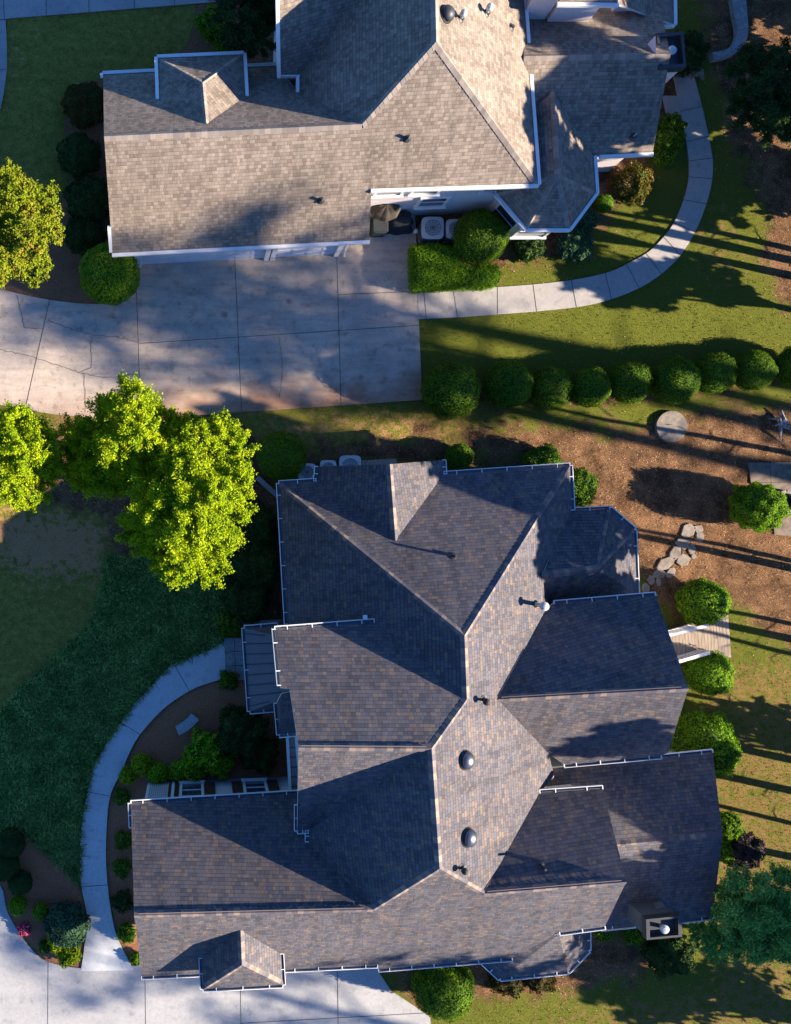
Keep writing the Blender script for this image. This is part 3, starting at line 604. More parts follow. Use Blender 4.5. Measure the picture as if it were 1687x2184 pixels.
WT, _ = small_roof('turret_roof', dict(a=(1059, 413, 3.0), b=(1123, 488, 3.0), c=(1214, 488, 3.0), d=(1271, 411, 3.0), e=(1266, 334, 3.0), p=(1190, 372, 4.75), r=(1180, 196, 4.75), w=(1049, 300, 3.0)),
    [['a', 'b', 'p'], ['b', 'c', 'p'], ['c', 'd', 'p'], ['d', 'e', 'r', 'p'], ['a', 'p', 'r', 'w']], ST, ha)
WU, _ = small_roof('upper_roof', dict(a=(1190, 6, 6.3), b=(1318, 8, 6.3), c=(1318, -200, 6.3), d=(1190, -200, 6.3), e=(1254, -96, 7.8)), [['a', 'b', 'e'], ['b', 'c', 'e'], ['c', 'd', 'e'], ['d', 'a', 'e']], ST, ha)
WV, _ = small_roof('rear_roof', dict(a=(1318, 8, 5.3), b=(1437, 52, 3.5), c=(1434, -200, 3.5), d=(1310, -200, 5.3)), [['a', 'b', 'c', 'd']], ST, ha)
SA = M['siding']; SU = M['stucco']
wg = wall_mesh('wall', A_, ['a1', 'a2', 'a3', 'a4', 'a5', (6.4, 15.5, 4), 'a10'], SA, ha, .38)
wm = wall_mesh('wall', A_, ['a5', 'a6', 'a12', 'a11', 'a18', 'a17', 'a16', 'a15', 'a13', 'a9'], SU, ha, .4)
wall_mesh('wall', A_, ['q4', 'q3', 'q2', 'q5', 'q6'], SU, ha); wt = wall_mesh('wall', WT, ['a', 'b', 'c', 'd', 'e', 'w'], SU, ha)
wall_mesh('wall', WU, ['a', 'b', 'c', 'd'], SU, ha, .3); wall_mesh('wall', WV, ['a', 'b', 'c', 'd'], SU, ha, .25)
wall_mesh('wall', A_, ['f1', 'f2', 'f6', 'f4', 'f5'], SA, ha, .25, .15, 3.0)
# stuccoed box for the dormer wall beside the upper roof
p1, p2 = P(1117, 28, 4.8), P(1166, 35, 4.6)
MB().prism([(p1[0], p1[1]), (p2[0], p2[1]), (p2[0], p2[1] + 3), (p1[0], p1[1] + 3)], 3, 6.3).build('dormer_wall', SU, ha)
for a, b in (('a2', 'a8'), ('a7', 'a8'), ('a7', 'a6'), ('a7', 'a11'), ('f3', 'f4'), ('f3', 'f1'), ('f3', 'f2'), ('q1', 'q2')): ridge_cap(A_, a, b, M['cap_tan'], ha, .27)
for a, b in (('r', 'p'), ('p', 'a'), ('p', 'b'), ('p', 'c'), ('p', 'd')): ridge_cap(WT, a, b, M['cap_tan'], ha, .22)
gs = 'solid'
gutter([A_['a1'].lerp(A_['a2'], 0.02), A_['a1'], A_['a1'].lerp(A_['a10'], .31)], A_['a8'], ha, gs); gutter([A_['a1'].lerp(A_['a10'], .82), A_['a10']], A_['a8'], ha, gs)
gutter([A_['a3'], A_['a4']], A_['a7'], ha, gs); gutter([A_['a5'], A_['a6']], A_['a7'], ha, gs); gutter([A_['a6'], A_['a6'].lerp(A_['a12'], .395)], A_['a7'], ha, gs); gutter([A_['a6'].lerp(A_['a12'], .435), A_['a12']], A_['a7'], ha, gs)
gutter([A_['a16'], A_['a15'], A_['a13'], A_['a9']], A_['a7'], ha, gs); gutter([A_['f5'], A_['f1'], A_['f2'], A_['f6']], A_['f3'], ha, gs)
gutter([A_['q3'].lerp(A_['q4'], .41), A_['q3']], A_['q1'], ha, gs); gutter([WT['a'], WT['b'], WT['c'], WT['d'], WT['e']], WT['p'], ha, gs); gutter([WU['a'], WU['b']], WU['e'], ha, gs)
gutter([WV['c'], WV['b'], WV['b'] + Vector((-.85, -.06, 0))], WV['d'], ha, gs)
gutter([A_['a3'] + Vector((0, .1, 0)), A_['a3'].lerp(A_['a2'], .25)], A_['a7'], ha, gs)
# garage front
a_, b_ = wg[2], wg[3]; u = Vector((b_.x - a_.x, b_.y - a_.y, 0)); LW = u.length; u.normalize(); n_ = Vector((u.y, -u.x, 0)); n_ = n_ if n_.y < 0 else -n_
def gx_(px_): return ((px_ - X0) / F * H - a_.x) / (b_.x - a_.x) * LW
for x1, x2 in ((302, 562), (585, 710)):
    t1, t2 = gx_(x1), gx_(x2); c = a_ + u * (t1 + t2) / 2; wd = t2 - t1; dm = MB()
    for r_ in range(4): 
        dm.box((c.x + n_.x * .03, c.y + n_.y * .03, .33 + r_ * .56), (wd, .05, .54), (u.x, u.y))
        nn_ = int(wd / .6)
        for q in range(nn_):
            cc = a_ + u * (t1 + wd * (q + .5) / nn_); dm.box((cc.x + n_.x * .06, cc.y + n_.y * .06, .33 + r_ * .56), (wd / nn_ * .78, .02, .36), (u.x, u.y))
    dm.build('garage_door', M['garage'], ha)
    tm = MB(); tm.box((c.x + n_.x * .07, c.y + n_.y * .07, 2.42), (wd + .3, .13, .18), (u.x, u.y))
    for t_ in (t1 - .1, t2 + .1): cc = a_ + u * t_; tm.box((cc.x + n_.x * .09, cc.y + n_.y * .09, 1.2), (.2, .18, 2.4), (u.x, u.y))
    tm.build('door_trim', M['white'], ha)
dp = MB(); x_, y_, z_ = P(744, 519, 2.8); x2, y2, _ = P(735, 541, .2); dp.tube([(x_, y_ + .3, 2.75), (x_, y_ + .12, 2.6), (x2, y2 + .12, .3), (x2, y2 - .1, .12)], .045, 8).build('downspout', M['white'], ha)
# main south wall: one lower window, three tucked under the eave
a_, b_ = wm[0], wm[1]
def tm_(px_, z): return (((px_ - X0) / F * (H - z)) - a_.x) / (b_.x - a_.x)
window(a_, b_, tm_(923, 1.8), 1.0, 1.3, 2.3, ha, (10, 0, 0))
for px_ in (835, 915, 1068): window(a_, b_, tm_(px_, 3.7), .95, 2.9, 4.0, ha, (10, 0, 0))
window(wt[0], wt[1], .5, 1.0, .7, 2.0, ha, (10, 0, 0)); window(wt[1], wt[2], .5, 1.2, .8, 2.1, ha, (15, 0, 0))
for q, t_ in enumerate((.12, .3, .5)): window(wm[7], wm[6], t_, .9, 1.0, 2.4, ha, (-10, 18, 0))
# chimneys
def chimney(cap, zt, zb, matb, parent, label=None, cx=.0):
    pc = [Vector(P(x, y, zt)) for x, y in cap]; c = sum(pc, Vector()) / 4; body = [c + (q - c) * .90 for q in pc]
    ch = MB().prism([(q.x, q.y) for q in body], zb, zt - .35).build('chimney', matb, parent)
    mb = MB(); n = 4
    for i in range(4):
        a, b = pc[i], pc[(i + 1) % 4]; ai, bi = c + (a - c) * .80, c + (b - c) * .80
        mb.add([(a.x, a.y, zt - .38), (b.x, b.y, zt - .38), (b.x, b.y, zt), (a.x, a.y, zt), (ai.x, ai.y, zt), (bi.x, bi.y, zt), (bi.x, bi.y, zt - .3), (ai.x, ai.y, zt - .3)], [(0, 1, 2, 3), (3, 2, 5, 4), (4, 5, 6, 7)])
    ins = [c + (q - c) * .86 for q in pc]; mb.prism([(q.x, q.y) for q in ins], zt - .34, zt - .24)
    mb.build('chimney_shroud', M['darkmetal'], ch)
    MB().lathe((c.x + cx, c.y - .03, zt - .26), [(.08, 0), (.08, .26), (.16, .27), (.16, .33), (.1, .38), (.02, .40)], 24).build('flue_cap', M['pale_steel'], ch)
    return ch, c
M['chim_w'] = plain('painted_chimney', (.66, .60, .62), .7, var=.06); M['chim_g'] = siding('grey_chimney_siding', (.065, .08, .10), .2)
chimney([(1401, 70), (1458, 67), (1464, 143), (1406, 146)], 5.0, 3.3, M['chim_w'], ha)
chimney([(1378, 1961), (1454, 1953), (1455, 1998), (1379, 2005)], 5.0, 2.4, M['chim_g'], hb)
x_, y_, z_ = P(1385, 135, 4.6)
MB().add([P(1378, 97, 4.9), P(1398, 76, 4.6), P(1400, 120, 4.5), P(1398, 76, 5.4), P(1400, 120, 5.2)], [(0, 1, 3), (0, 4, 2), (0, 3, 4), (0, 2, 1), (1, 2, 4, 3)]).build('cricket', M['chim_w'], ha)
MB().add([P(1345, 1930, 3.5), P(1385, 1931, 3.6), P(1409, 1921, 4.0), P(1432, 1938, 3.7), P(1440, 1955, 4.3), P(1380, 1963, 4.3), P(1345, 1965, 3.2)], [(0, 6, 5), (0, 5, 1), (1, 5, 2), (2, 5, 4), (2, 4, 3)]).build('cricket', M['chim_g'], hb)

# roof furniture: placed on the face whose plane it stands on
def on_face(Wd, face, x, y):
    p_ = [Wd[q] for q in face]; c = sum(p_, Vector()) / len(p_); u_, s_, vt = np.linalg.svd(np.array([list(q - c) for q in p_])); n = Vector(vt[2]); n = n if n.z > 0 else -n
    o = Vector((0, 0, H)); d = Vector(((x - X0) / F, -(y - Y0) / F, -1)); t = (c - o).dot(n) / d.dot(n); return o + d * t, n
def pipe(Wd, face, x, y, parent, h=.4, r=.045, mat=None, cap=0):
    q, n = on_face(Wd, face, x, y); mb = MB(); mb.lathe(q - n * .01, [(.16, 0), (.15, .02), (r * 1.6, .05), (r * 1.2, .12)], 14, 1, nrm=n)
    mb.tube([q - Vector((0, 0, .1)), q + Vector((0, 0, h))], r, 12, 0)
    if cap: mb.lathe(q + Vector((0, 0, h)), [(cap * .6, -.05), (cap, 0), (cap, .1), (cap * .5, .17), (.01, .19)], 20, 0)
    mb.build('vent_pipe', [mat or M['rubber'], M['darkmetal']], parent)
def dome(Wd, face, x, y, parent, r=.3, mat=None):
    q, n = on_face(Wd, face, x, y); mb = MB(); mb.lathe(q, [(r * 1.15, 0), (r * 1.15, .03), (r * .9, .04), (r * .9, .11)], 28, 1, nrm=n)
    mb.lathe(q + n * .11, [(r * .98, 0), (r, .02), (r * .88, .09), (r * .6, .16), (r * .3, .19), (.01, .2)], 28, 0, nrm=n)
    mb.build('attic_vent', [mat or M['steel'], M['darkmetal']], parent, smooth=True)
E_, S_, N_ = FB['E'], FB['S'], FB['N']
pipe(W, N_, 966, 1186, hb, .45); pipe(W, FB['SGN'], 1153, 1844, hb, .5); pipe(W, E_, 1030, 1492, hb, .35, .05, None, .12); pipe(W, E_, 985, 1850, hb, .3, .05, None, .11)
pipe(W, E_, 1142, 1288, hb, .85, .08, M['ac'], .16); dome(W, E_, 992, 1621, hb, .3); dome(W, E_, 997, 1786, hb, .3)
MB().box(W['b13'] + Vector((-.35, .18, .12)), (.14, .14, .14)).build('diverter', M['white'], hb)
AE, AS = FA['E'], FA['S']
dome(A_, AE, 950, 31, ha, .27, M['darkmetal']); pipe(A_, AE, 983, 40, ha, .3, .05, M['ac'], .12); pipe(A_, AE, 1038, 28, ha, .35, .06, M['ac'], .13); pipe(A_, AE, 1091, 58, ha, .12)
pipe(A_, AS, 868, 296, ha, .3); pipe(A_, AS, 684, 428, ha, .3); pipe(A_, FA['QS'], 1350, 292, ha, .3, .03, M['ac'])

# ------------------------------------------------------------------ foliage builders
def leaves(cen, nrm, size, jit, asp=.55):
    """kite-shaped leaf quads; returns verts, faces"""
    n = len(cen); nn = nrm + rng.normal(0, jit, (n, 3)); nn /= np.linalg.norm(nn, axis=1, keepdims=True) + 1e-9
    r = rng.normal(0, 1, (n, 3)); u = np.cross(nn, r); u /= np.linalg.norm(u, axis=1, keepdims=True) + 1e-9; v = np.cross(nn, u)
    s = (size * rng.uniform(.65, 1.35, n))[:, None]; u = u * s * .5; v = v * s * .5 * asp
    vs_ = np.stack([cen - u, cen + v - u * .1 + nn * s * .06, cen + u, cen - v - u * .1 + nn * s * .06], 1).reshape(-1, 3)
    return vs_, np.arange(4 * n).reshape(n, 4)
def blobs_crown(blobs, n, size, jit=.7, fill=.55):
    """blobs: (x, y, z, rx, ry, rz); leaves thick near each blob's surface, thinner inside, ragged edge"""
    vol = np.array([b[3] * b[4] for b in blobs]); pr = vol / vol.sum(); ch = rng.choice(len(blobs), n, p=pr); B = np.array(blobs)[ch]
    # every blob carries sprays: small leafy bunches on twig ends, some reaching past the outline
    ns = 46; D = rng.normal(0, 1, (len(blobs), ns, 3)); D /= np.linalg.norm(D, axis=2, keepdims=True); fl = rng.random((len(blobs), ns)) < .7; D[..., 2] = np.where(fl, np.abs(D[..., 2]), D[..., 2])
    RR = rng.uniform(fill, 1.0, (len(blobs), ns)) ** .7 * (1 + rng.exponential(.02 if fill > .8 else .12, (len(blobs), ns)))
    sp = rng.integers(0, ns, n); d = D[ch, sp]; r = RR[ch, sp]
    sc_ = B[:, 3:4]; along = rng.uniform(-.34, .12, n)[:, None] * d * sc_; wob = rng.normal(0, .085, (n, 3)) * sc_ * np.array([1, 1, .55])
    c = B[:, :3] + d * B[:, 3:6] * r[:, None] + along + wob
    nr = d * .5 + np.array([0.25, -.05, .6])
    return leaves(c, nr, size, jit)
def tubes_np(mb): return mb
def tree(name, x, y, blobs, n, size, mat, label, cat='tree', group=None, tr=.14, jit=.7, h0=None, fill=.5):
    """x,y: trunk foot on the ground; blobs in metres relative to the foot"""
    fx, fy, _ = P(x, y) if not isinstance(x, tuple) else (x[0], x[1], 0)
    root = empty(name, (fx, fy, 0), label, cat, group); mb = MB()
    top_ = max(b[2] for b in blobs); c = np.mean([[b[0], b[1]] for b in blobs], 0); fork = Vector((c[0] * .3, c[1] * .3, top_ * .35))
    mb.tube([(0, 0, -.1), fork * .5, fork], [tr * 1.25, tr, tr * .85], 10)
    for b in blobs:
        e = Vector(b[:3]); m_ = fork.lerp(e, .5) + Vector((random.uniform(-.2, .2), random.uniform(-.2, .2), -.15)); mb.tube([fork, m_, e], [tr * .6, tr * .38, tr * .12], 7)
        for q in range(4):
            f_ = e + Vector((random.uniform(-1, 1) * b[3], random.uniform(-1, 1) * b[4], random.uniform(-.3, .9) * b[5])) * .75; mb.tube([m_.lerp(e, random.uniform(.2, .9)), f_], [tr * .2, tr * .05], 5)
    tk = mb.build('trunk', M['bark']); tk.parent = root; 
    v_, f_ = blobs_crown(blobs, n, size, jit, fill); cr = bpy.data.objects.new('crown', npmesh('crown', v_, f_, [mat])); C.objects.link(cr); cr.parent = root
    return root
def rel(fx, fy, px_, py_, z, r, rz=None):
    """blob seen at px_,py_ at height z with seen radius r, relative to foot"""
    p_ = P(px_, py_, z); q = P(fx, fy); m_ = r / F * (H - z); return (p_[0] - q[0], p_[1] - q[1], z, m_, m_, rz or m_ * .8)
def globe_mesh(n, leaf, mat, flat=.85, lump=.04, jit=.45, seed=0, inner=True, top=None):
    """clipped shrub of unit radius, foot at z=0"""
    d = rng.normal(0, 1, (n, 3)); d /= np.linalg.norm(d, axis=1, keepdims=True); d = d[d[:, 2] > -.75]
    ph = rng.uniform(0, 6.28, 6)
    def rad(d): return 1 + lump * (np.sin(4 * d[:, 0] + ph[0]) * np.sin(4 * d[:, 1] + ph[1]) + np.sin(9 * d[:, 0] + ph[2]) * np.sin(8 * d[:, 1] + ph[3] + 5 * d[:, 2]))
    c = d * (rad(d) * rng.uniform(.93, 1.035, len(d)))[:, None]; c[:, 2] = c[:, 2] * flat + flat * .95
    v_, f_ = leaves(c, d * 1.2, leaf, jit, .6)
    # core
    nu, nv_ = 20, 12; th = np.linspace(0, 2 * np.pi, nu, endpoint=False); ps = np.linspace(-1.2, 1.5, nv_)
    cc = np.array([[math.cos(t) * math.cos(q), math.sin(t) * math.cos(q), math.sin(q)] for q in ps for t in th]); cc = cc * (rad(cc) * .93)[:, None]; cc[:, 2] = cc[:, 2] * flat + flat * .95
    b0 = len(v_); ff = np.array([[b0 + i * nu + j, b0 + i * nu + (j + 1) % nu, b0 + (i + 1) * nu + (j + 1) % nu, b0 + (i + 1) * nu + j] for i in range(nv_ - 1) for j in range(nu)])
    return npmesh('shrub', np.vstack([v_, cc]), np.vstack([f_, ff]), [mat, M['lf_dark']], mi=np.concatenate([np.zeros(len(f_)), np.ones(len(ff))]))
GM = {}
def globe(name, px_, py_, r, mat, label, cat='shrub', group=None, zc=None, flat=.85, n=4200, leaf=.06, lump=.04, sy=1, jit=.45, var=0):
    """px_,py_,r as seen; centre height = radius"""
    key = (mat.name, n, leaf, lump, flat, jit, var)
    if key not in GM: GM[key] = globe_mesh(n, leaf, mat, flat, lump, jit)
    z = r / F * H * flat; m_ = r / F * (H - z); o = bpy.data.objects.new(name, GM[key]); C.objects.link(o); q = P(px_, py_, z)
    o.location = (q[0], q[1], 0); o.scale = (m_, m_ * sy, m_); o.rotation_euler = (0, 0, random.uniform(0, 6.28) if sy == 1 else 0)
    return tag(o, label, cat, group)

# hedge row of globes
row = [(963, 835, 59), (1084, 820, 51), (1178, 826, 45), (1256, 827, 43), (1341, 814, 46), (1438, 812, 49), (1524, 795, 44), (1608, 791, 42), (1700, 782, 44)]
names_ = ['largest clipped green globe shrub at the driveway end of the long row', 'second clipped globe shrub from the driveway in the long row', 'third clipped globe shrub from the driveway in the long row', 'fourth clipped globe shrub from the driveway, narrowest in the row', 'fifth, middle clipped globe shrub of the long row', 'sixth clipped globe shrub from the driveway, above the round stone lid', 'seventh clipped globe shrub from the driveway in the long row', 'eighth clipped globe shrub from the driveway, last one wholly in view', 'clipped globe shrub cut by the right edge at the far end of the row']
for i, (x, y, r) in enumerate(row): globe('globe_shrub', x, y, r, M['lf_box'], names_[i], 'shrub', 'clipped globe shrubs in a row', flat=1.0, n=9000, leaf=.062, var=i % 4, lump=.045).scale[2] *= [1.08, 1, .95, 1.1, 1.02, 1.05, .98, 1.03, 1][i]
# single shrubs: (x, y, r, mat, label, leaf, lump, n, flat)
SH_ = [
 (233, 583, 64, 'lf_bright', 'big bright green clipped shrub at the garage corner', .06, .03, 11000, 1.0),
 (1024, 505, 57, 'lf_box', 'large round clipped shrub beside the air conditioner of the tan roofed house', .065, .03, 9000, 1.0),
 (1288, 434, 20, 'lf_bright', 'small neat round shrub at the turret corner', .12, .03, 2200, .9),
 (1248, 468, 27, 'lf_blue', 'blue green loose shrub beneath the turret roof', .16, .14, 2500, .8),
 (1222, 520, 36, 'lf_blue', 'sprawling blue green shrub south of the turret', .13, .2, 3200, .6),
 (1130, 524, 32, 'lf_dark', 'dark low shrub below the turret gutter', .13, .16, 2500, .6),
 (1352, 388, 38, 'lf_gold', 'golden brown flowering shrub in the bed by the east wing', .13, .16, 3800, .8),
 (1424, 285, 36, 'lf_box', 'green shrub squeezed between the east wing and the curved walkway', .13, .18, 3500, .9),
 (1418, 330, 24, 'lf_bright', 'low bright shrub under the east wing gutter corner', .16, .18, 1800, .7),
 (1462, 112, 42, 'lf_dark', 'ivy green shrub wrapped behind the painted chimney', .12, .18, 3600, .8),
 (180, 222, 46, 'lf_red', 'bronze tinged shrub at the northwest corner of the garage wing', .11, .12, 4500, .8),
 (168, 330, 44, 'lf_dark', 'nearly black shrub beside the west garage wall, northern one', .12, .12, 3800, .8),
 (190, 425, 50, 'lf_dark', 'nearly black shrub beside the west garage wall, middle one', .12, .12, 3800, .8),
 (180, 500, 42, 'lf_dark', 'nearly black shrub beside the west garage wall, next to the bright clipped one', .12, .12, 3600, .8),
 (455, 48, 34, 'lf_bright', 'bright edged shrub at the top left of the dark rounded tree', .13, .18, 3600, .8),
 (477, 85, 26, 'lf_bright', 'small bright edged shrub below the top dark rounded tree', .15, .18, 2400, .8),
 (602, 974, 52, 'lf_box', 'dark green clipped ball between the yellow tree and slate roof', .07, .03, 8000, 1.0),
 (980, 974, 29, 'lf_box', 'little green ball shrub at the north gable of the slate roofed house', .1, .04, 3500, 1.0),
 (1160, 990, 40, 'lf_box', 'dark shrub half hidden behind the north gutter of slate roof', .12, .12, 3600, .8),
 (1232, 1040, 38, 'lf_box', 'dark shrub at the northeast corner of slate roof', .12, .12, 3600, .8),
 (1500, 1284, 50, 'lf_bright', 'round green shrub north of the wooden deck', .09, .06, 5500, 1.0),
 (1513, 1437, 47, 'lf_bright', 'round green shrub south of the wooden deck', .09, .06, 5500, 1.0),
 (1503, 1588, 68, 'lf_bright', 'tall green shrub behind the slate house, in the eave corner', .08, .10, 8000, 1.0),
 (1548, 1762, 30, 'lf_bright', 'bright green shrub peeping past the east gable of the slate house', .13, .12, 3000, 1.0),
 (1545, 1812, 26, 'lf_bright', 'small bright shrub beside the purple shrub', .13, .12, 2600, 1.0),
 (1583, 1812, 40, 'lf_purple', 'dark purple leaved shrub east of the slate house', .12, .18, 4500, .8),
 (945, 2107, 64, 'lf_box', 'large oval green shrub at the corner of the lower driveway', .07, .05, 9000, 1.0),
 (1080, 2085, 36, 'lf_red', 'low dull bronze shrub under the lower bay roof, left one', .13, .2, 3000, .5),
 (1150, 2085, 34, 'lf_red', 'low dull bronze shrub under the lower bay roof, right one', .13, .2, 3000, .5),
 (1430, 2030, 46, 'lf_dark', 'dark shrub at the foot of the grey chimney', .12, .2, 4000, .7),
 (1355, 1995, 20, 'lf_bright', 'small lit shrub just left of the grey chimney', .2, .22, 1200, .7),
 (1285, 1990, 16, 'lf_bright', 'tiny shrub under the gutter right of the bay roof', .2, .22, 900, .7),
 (440, 1604, 38, 'lf_lime', 'broad leaved bright shrub in the front bed, largest of its cluster', .2, .25, 2600, .8),
 (412, 1632, 28, 'lf_lime', 'broad leaved bright shrub at the left front of the largest one', .22, .25, 2000, .8),
 (468, 1630, 26, 'lf_lime', 'broad leaved green shrub against the shuttered wall', .2, .25, 2200, .8),
 (380, 1645, 21, 'lf_lime', 'small rounded shrub above the left shuttered window', .17, .1, 1800, .9),
 (335, 1649, 23, 'lf_lime', 'small rounded shrub left of the shuttered windows', .17, .1, 1900, .9),
 (303, 1631, 23, 'lf_yellow', 'small yellow green rounded shrub near the curved walk', .17, .1, 1900, .9),
 (272, 1655, 18, 'lf_yellow', 'smallest yellow green shrub touching the curved walk', .2, .1, 1500, .9),
 (515, 1560, 52, 'lf_dark', 'dark shrub in the front bed below the metal porch roof', .12, .18, 4200, .8),
 (556, 1610, 38, 'lf_dark', 'dark shrub in the front bed beside the wall corner', .12, .18, 4200, .8),
 (487, 1452, 20, 'lf_box', 'small shrub beside the stone landing', .2, .25, 1200, .7),
 (487, 1328, 24, 'lf_box', 'small loose shrub above the stone landing', .2, .3, 1400, .7),
 (22, 1800, 31, 'lf_dark', 'dark ball shrub in the left bed, topmost', .12, .05, 3600, .9),
 (12, 1848, 30, 'lf_dark', 'dark ball shrub in the left bed, cut by the left edge', .12, .05, 3600, .9),
 (42, 1882, 26, 'lf_dark', 'dark ball shrub in the left bed, lowest of the dark three', .12, .05, 3600, .9),
 (38, 1932, 20, 'lf_bright', 'sunlit small ball shrub nearest the lower driveway curve', .17, .06, 1900, .9),
 (86, 1944, 17, 'lf_bright', 'sunlit little shrub between the ball shrub and blue green shrub', .2, .12, 1500, .9),
 (143, 1972, 46, 'lf_blue', 'grey green spreading shrub beside the curved walk', .11, .10, 5000, .7),
 (126, 2008, 24, 'lf_yellow', 'yellow green shrub below the grey green one', .18, .2, 2000, .8),
 (148, 2034, 24, 'lf_yellow', 'yellow green shrub at the tip of the left bed', .18, .2, 2000, .8),
 (94, 2018, 12, 'lf_box', 'tiny green tuft at the lower driveway edge', .3, .3, 600, .7),
 (270, 1990, 19, 'lf_bright', 'small sunlit shrub by the west wing wall', .2, .2, 1500, .8),
 (292, 2044, 14, 'lf_bright', 'tiny shrub at the southwest house corner', .25, .2, 900, .8),
 (258, 1700, 16, 'lf_box', 'low tuft at the top of the narrow west bed', .25, .3, 900, .6),
 (262, 1790, 18, 'lf_box', 'low plant in the narrow west bed, upper', .25, .3, 900, .6),
 (262, 1850, 18, 'lf_box', 'low plant in the narrow west bed, middle', .25, .3, 900, .6),
 (262, 1925, 20, 'lf_dark', 'low plant in the narrow west bed, lower', .25, .3, 900, .6),
 (540, 1120, 50, 'lf_dark', 'dark shrub by the slate house west eave, upper one', .12, .15, 4200, .8),
 (545, 1205, 56, 'lf_dark', 'dark shrub by the slate house west eave, middle one', .12, .15, 4200, .8),
 (528, 1272, 50, 'lf_dark', 'dark shrub by the slate house west eave, lower one', .12, .15, 4200, .8),
]
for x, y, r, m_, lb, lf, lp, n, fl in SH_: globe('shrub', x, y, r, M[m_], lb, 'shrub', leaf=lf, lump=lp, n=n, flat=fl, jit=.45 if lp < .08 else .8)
# box hedge in front of the condensers
def hedge(poly, h, mat, label, leaf=.07, dens=520):
    pts = np.array([P(x, y, h)[:2] for x, y in poly]); mb = MB(); mn = pts.min(0); mx = pts.max(0); ar = (mx - mn).prod(); n = int(ar * dens * 2)
    q = rng.uniform(mn, mx, (n, 2)); ins = pdist(q[:, 0], q[:, 1], pts); q = q[ins > 0]; ed = ins[ins > 0]; z = h - .25 * np.clip(1 - ed / .25, 0, 1) ** 2 + rng.normal(0, .02, len(q)) + .03 * np.sin(q[:, 0] * 5) * np.sin(q[:, 1] * 4)
    c1_ = np.column_stack([q, z]); n1_ = np.tile([0, 0, 1.0], (len(q), 1)); C_ = [c1_]; N__ = [n1_]; k_ = len(pts)
    for i in range(k_):
        a, b = pts[i], pts[(i + 1) % k_]; L = np.linalg.norm(b - a); m_ = int(L * h * dens); t = rng.random(m_)[:, None]; o_ = np.array([(b - a)[1], -(b - a)[0]]) / L
        if pdist(np.array([((a + b) / 2 + o_ * .05)[0]]), np.array([((a + b) / 2 + o_ * .05)[1]]), pts)[0] > 0: o_ = -o_
        C_.append(np.column_stack([a + (b - a) * t + o_ * rng.normal(0, .03, (m_, 1)), rng.uniform(0, h - .1, m_)])); N__.append(np.tile([o_[0], o_[1], .3], (m_, 1)))
    v_, f_ = leaves(np.vstack(C_), np.vstack(N__), leaf, .5, .6)
    me_ = npmesh('hedge', v_, f_, [mat]); o = bpy.data.objects.new('box_hedge', me_); C.objects.link(o); tag(o, label, 'hedge')
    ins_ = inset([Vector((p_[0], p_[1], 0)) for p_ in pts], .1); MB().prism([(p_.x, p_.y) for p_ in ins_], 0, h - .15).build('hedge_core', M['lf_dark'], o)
hedge([(880, 520), (940, 516), (975, 528), (985, 552), (1010, 562), (1040, 558), (1062, 562), (1072, 580), (1068, 600), (1050, 607), (985, 609), (884, 614)], 1.0, M['lf_bright'], 'low clipped box hedge between the walkway and the air conditioner')
# potted pink flowers in left bed
globe('pink_flowers', 53, 1982, 13, M['lf_pink'], 'pink flowering plant in the left bed by the lower driveway', 'flowers', leaf=.3, lump=.25, n=700, flat=.7, jit=.8)

# trees in view -----------------------------------------------------
fx, fy = 380, 1035
def bl(fx, fy, lst): return [rel(fx, fy, *q) for q in lst]
tree('broadleaf_tree', 425, 1075, bl(425, 1075, [(455, 930, 6.2, 45), (490, 960, 6.0, 45), (400, 990, 6.8, 50), (340, 1080, 6.6, 62), (430, 1060, 7.2, 62), (490, 1030, 6.4, 52), (395, 1140, 7.2, 60), (450, 1150, 6.6, 50), (380, 1210, 6.4, 45), (310, 1120, 5.6, 52), (480, 1100, 5.6, 50), (330, 1020, 5.4, 55), (430, 1200, 5.6, 48), (350, 1160, 5.6, 52), (425, 1080, 4.6, 100)]),
     170000, .085, M['lf_yellow'], 'large yellow green tree in front of the slate roofed house, right of the group', group='yellow green trees along the driveway')
tree('broadleaf_tree', 250, 975, bl(250, 975, [(285, 865, 6.6, 48), (300, 915, 6.8, 46), (255, 950, 6.2, 50), (270, 860, 5.6, 55), (215, 900, 4.8, 55), (190, 950, 4.6, 52), (350, 900, 5.0, 42), (215, 1010, 4.8, 52), (290, 985, 5.2, 60), (180, 1010, 4.2, 42), (240, 960, 3.8, 85), (160, 930, 4.0, 40), (150, 985, 3.6, 42), (345, 950, 5.6, 52), (375, 925, 5.4, 42), (350, 990, 5.8, 46)]),
     115000, .085, M['lf_yellow'], 'yellow green tree overhanging the driveway edge, middle of the group', group='yellow green trees along the driveway')
tree('broadleaf_tree', 15, 975, bl(15, 975, [(25, 900, 6.3, 50), (45, 960, 6.6, 50), (20, 1020, 6.4, 50), (-40, 940, 6.2, 70), (80, 940, 5.0, 45), (85, 1000, 4.8, 48), (60, 1050, 5.4, 38), (30, 960, 4.2, 80), (-60, 1030, 6, 60)]),
     95000, .085, M['lf_yellow'], 'yellow green tree cut by the left edge below the driveway', group='yellow green trees along the driveway')
tree('myrtle_tree', 45, 520, bl(45, 520, [(30, 420, 6.9, 48), (90, 450, 6.6, 36), (60, 500, 7.2, 50), (112, 500, 6.0, 26), (-20, 470, 7, 60), (20, 550, 6.8, 48), (80, 560, 6.2, 32), (70, 597, 5.8, 20), (100, 420, 5.4, 28), (-30, 560, 6.6, 60), (20, 380, 6.0, 30), (40, 500, 5.2, 80)]),
     50000, .095, M['lf_myrtle'], 'small olive green tree with orange tipped leaves at the left edge', fill=.45)
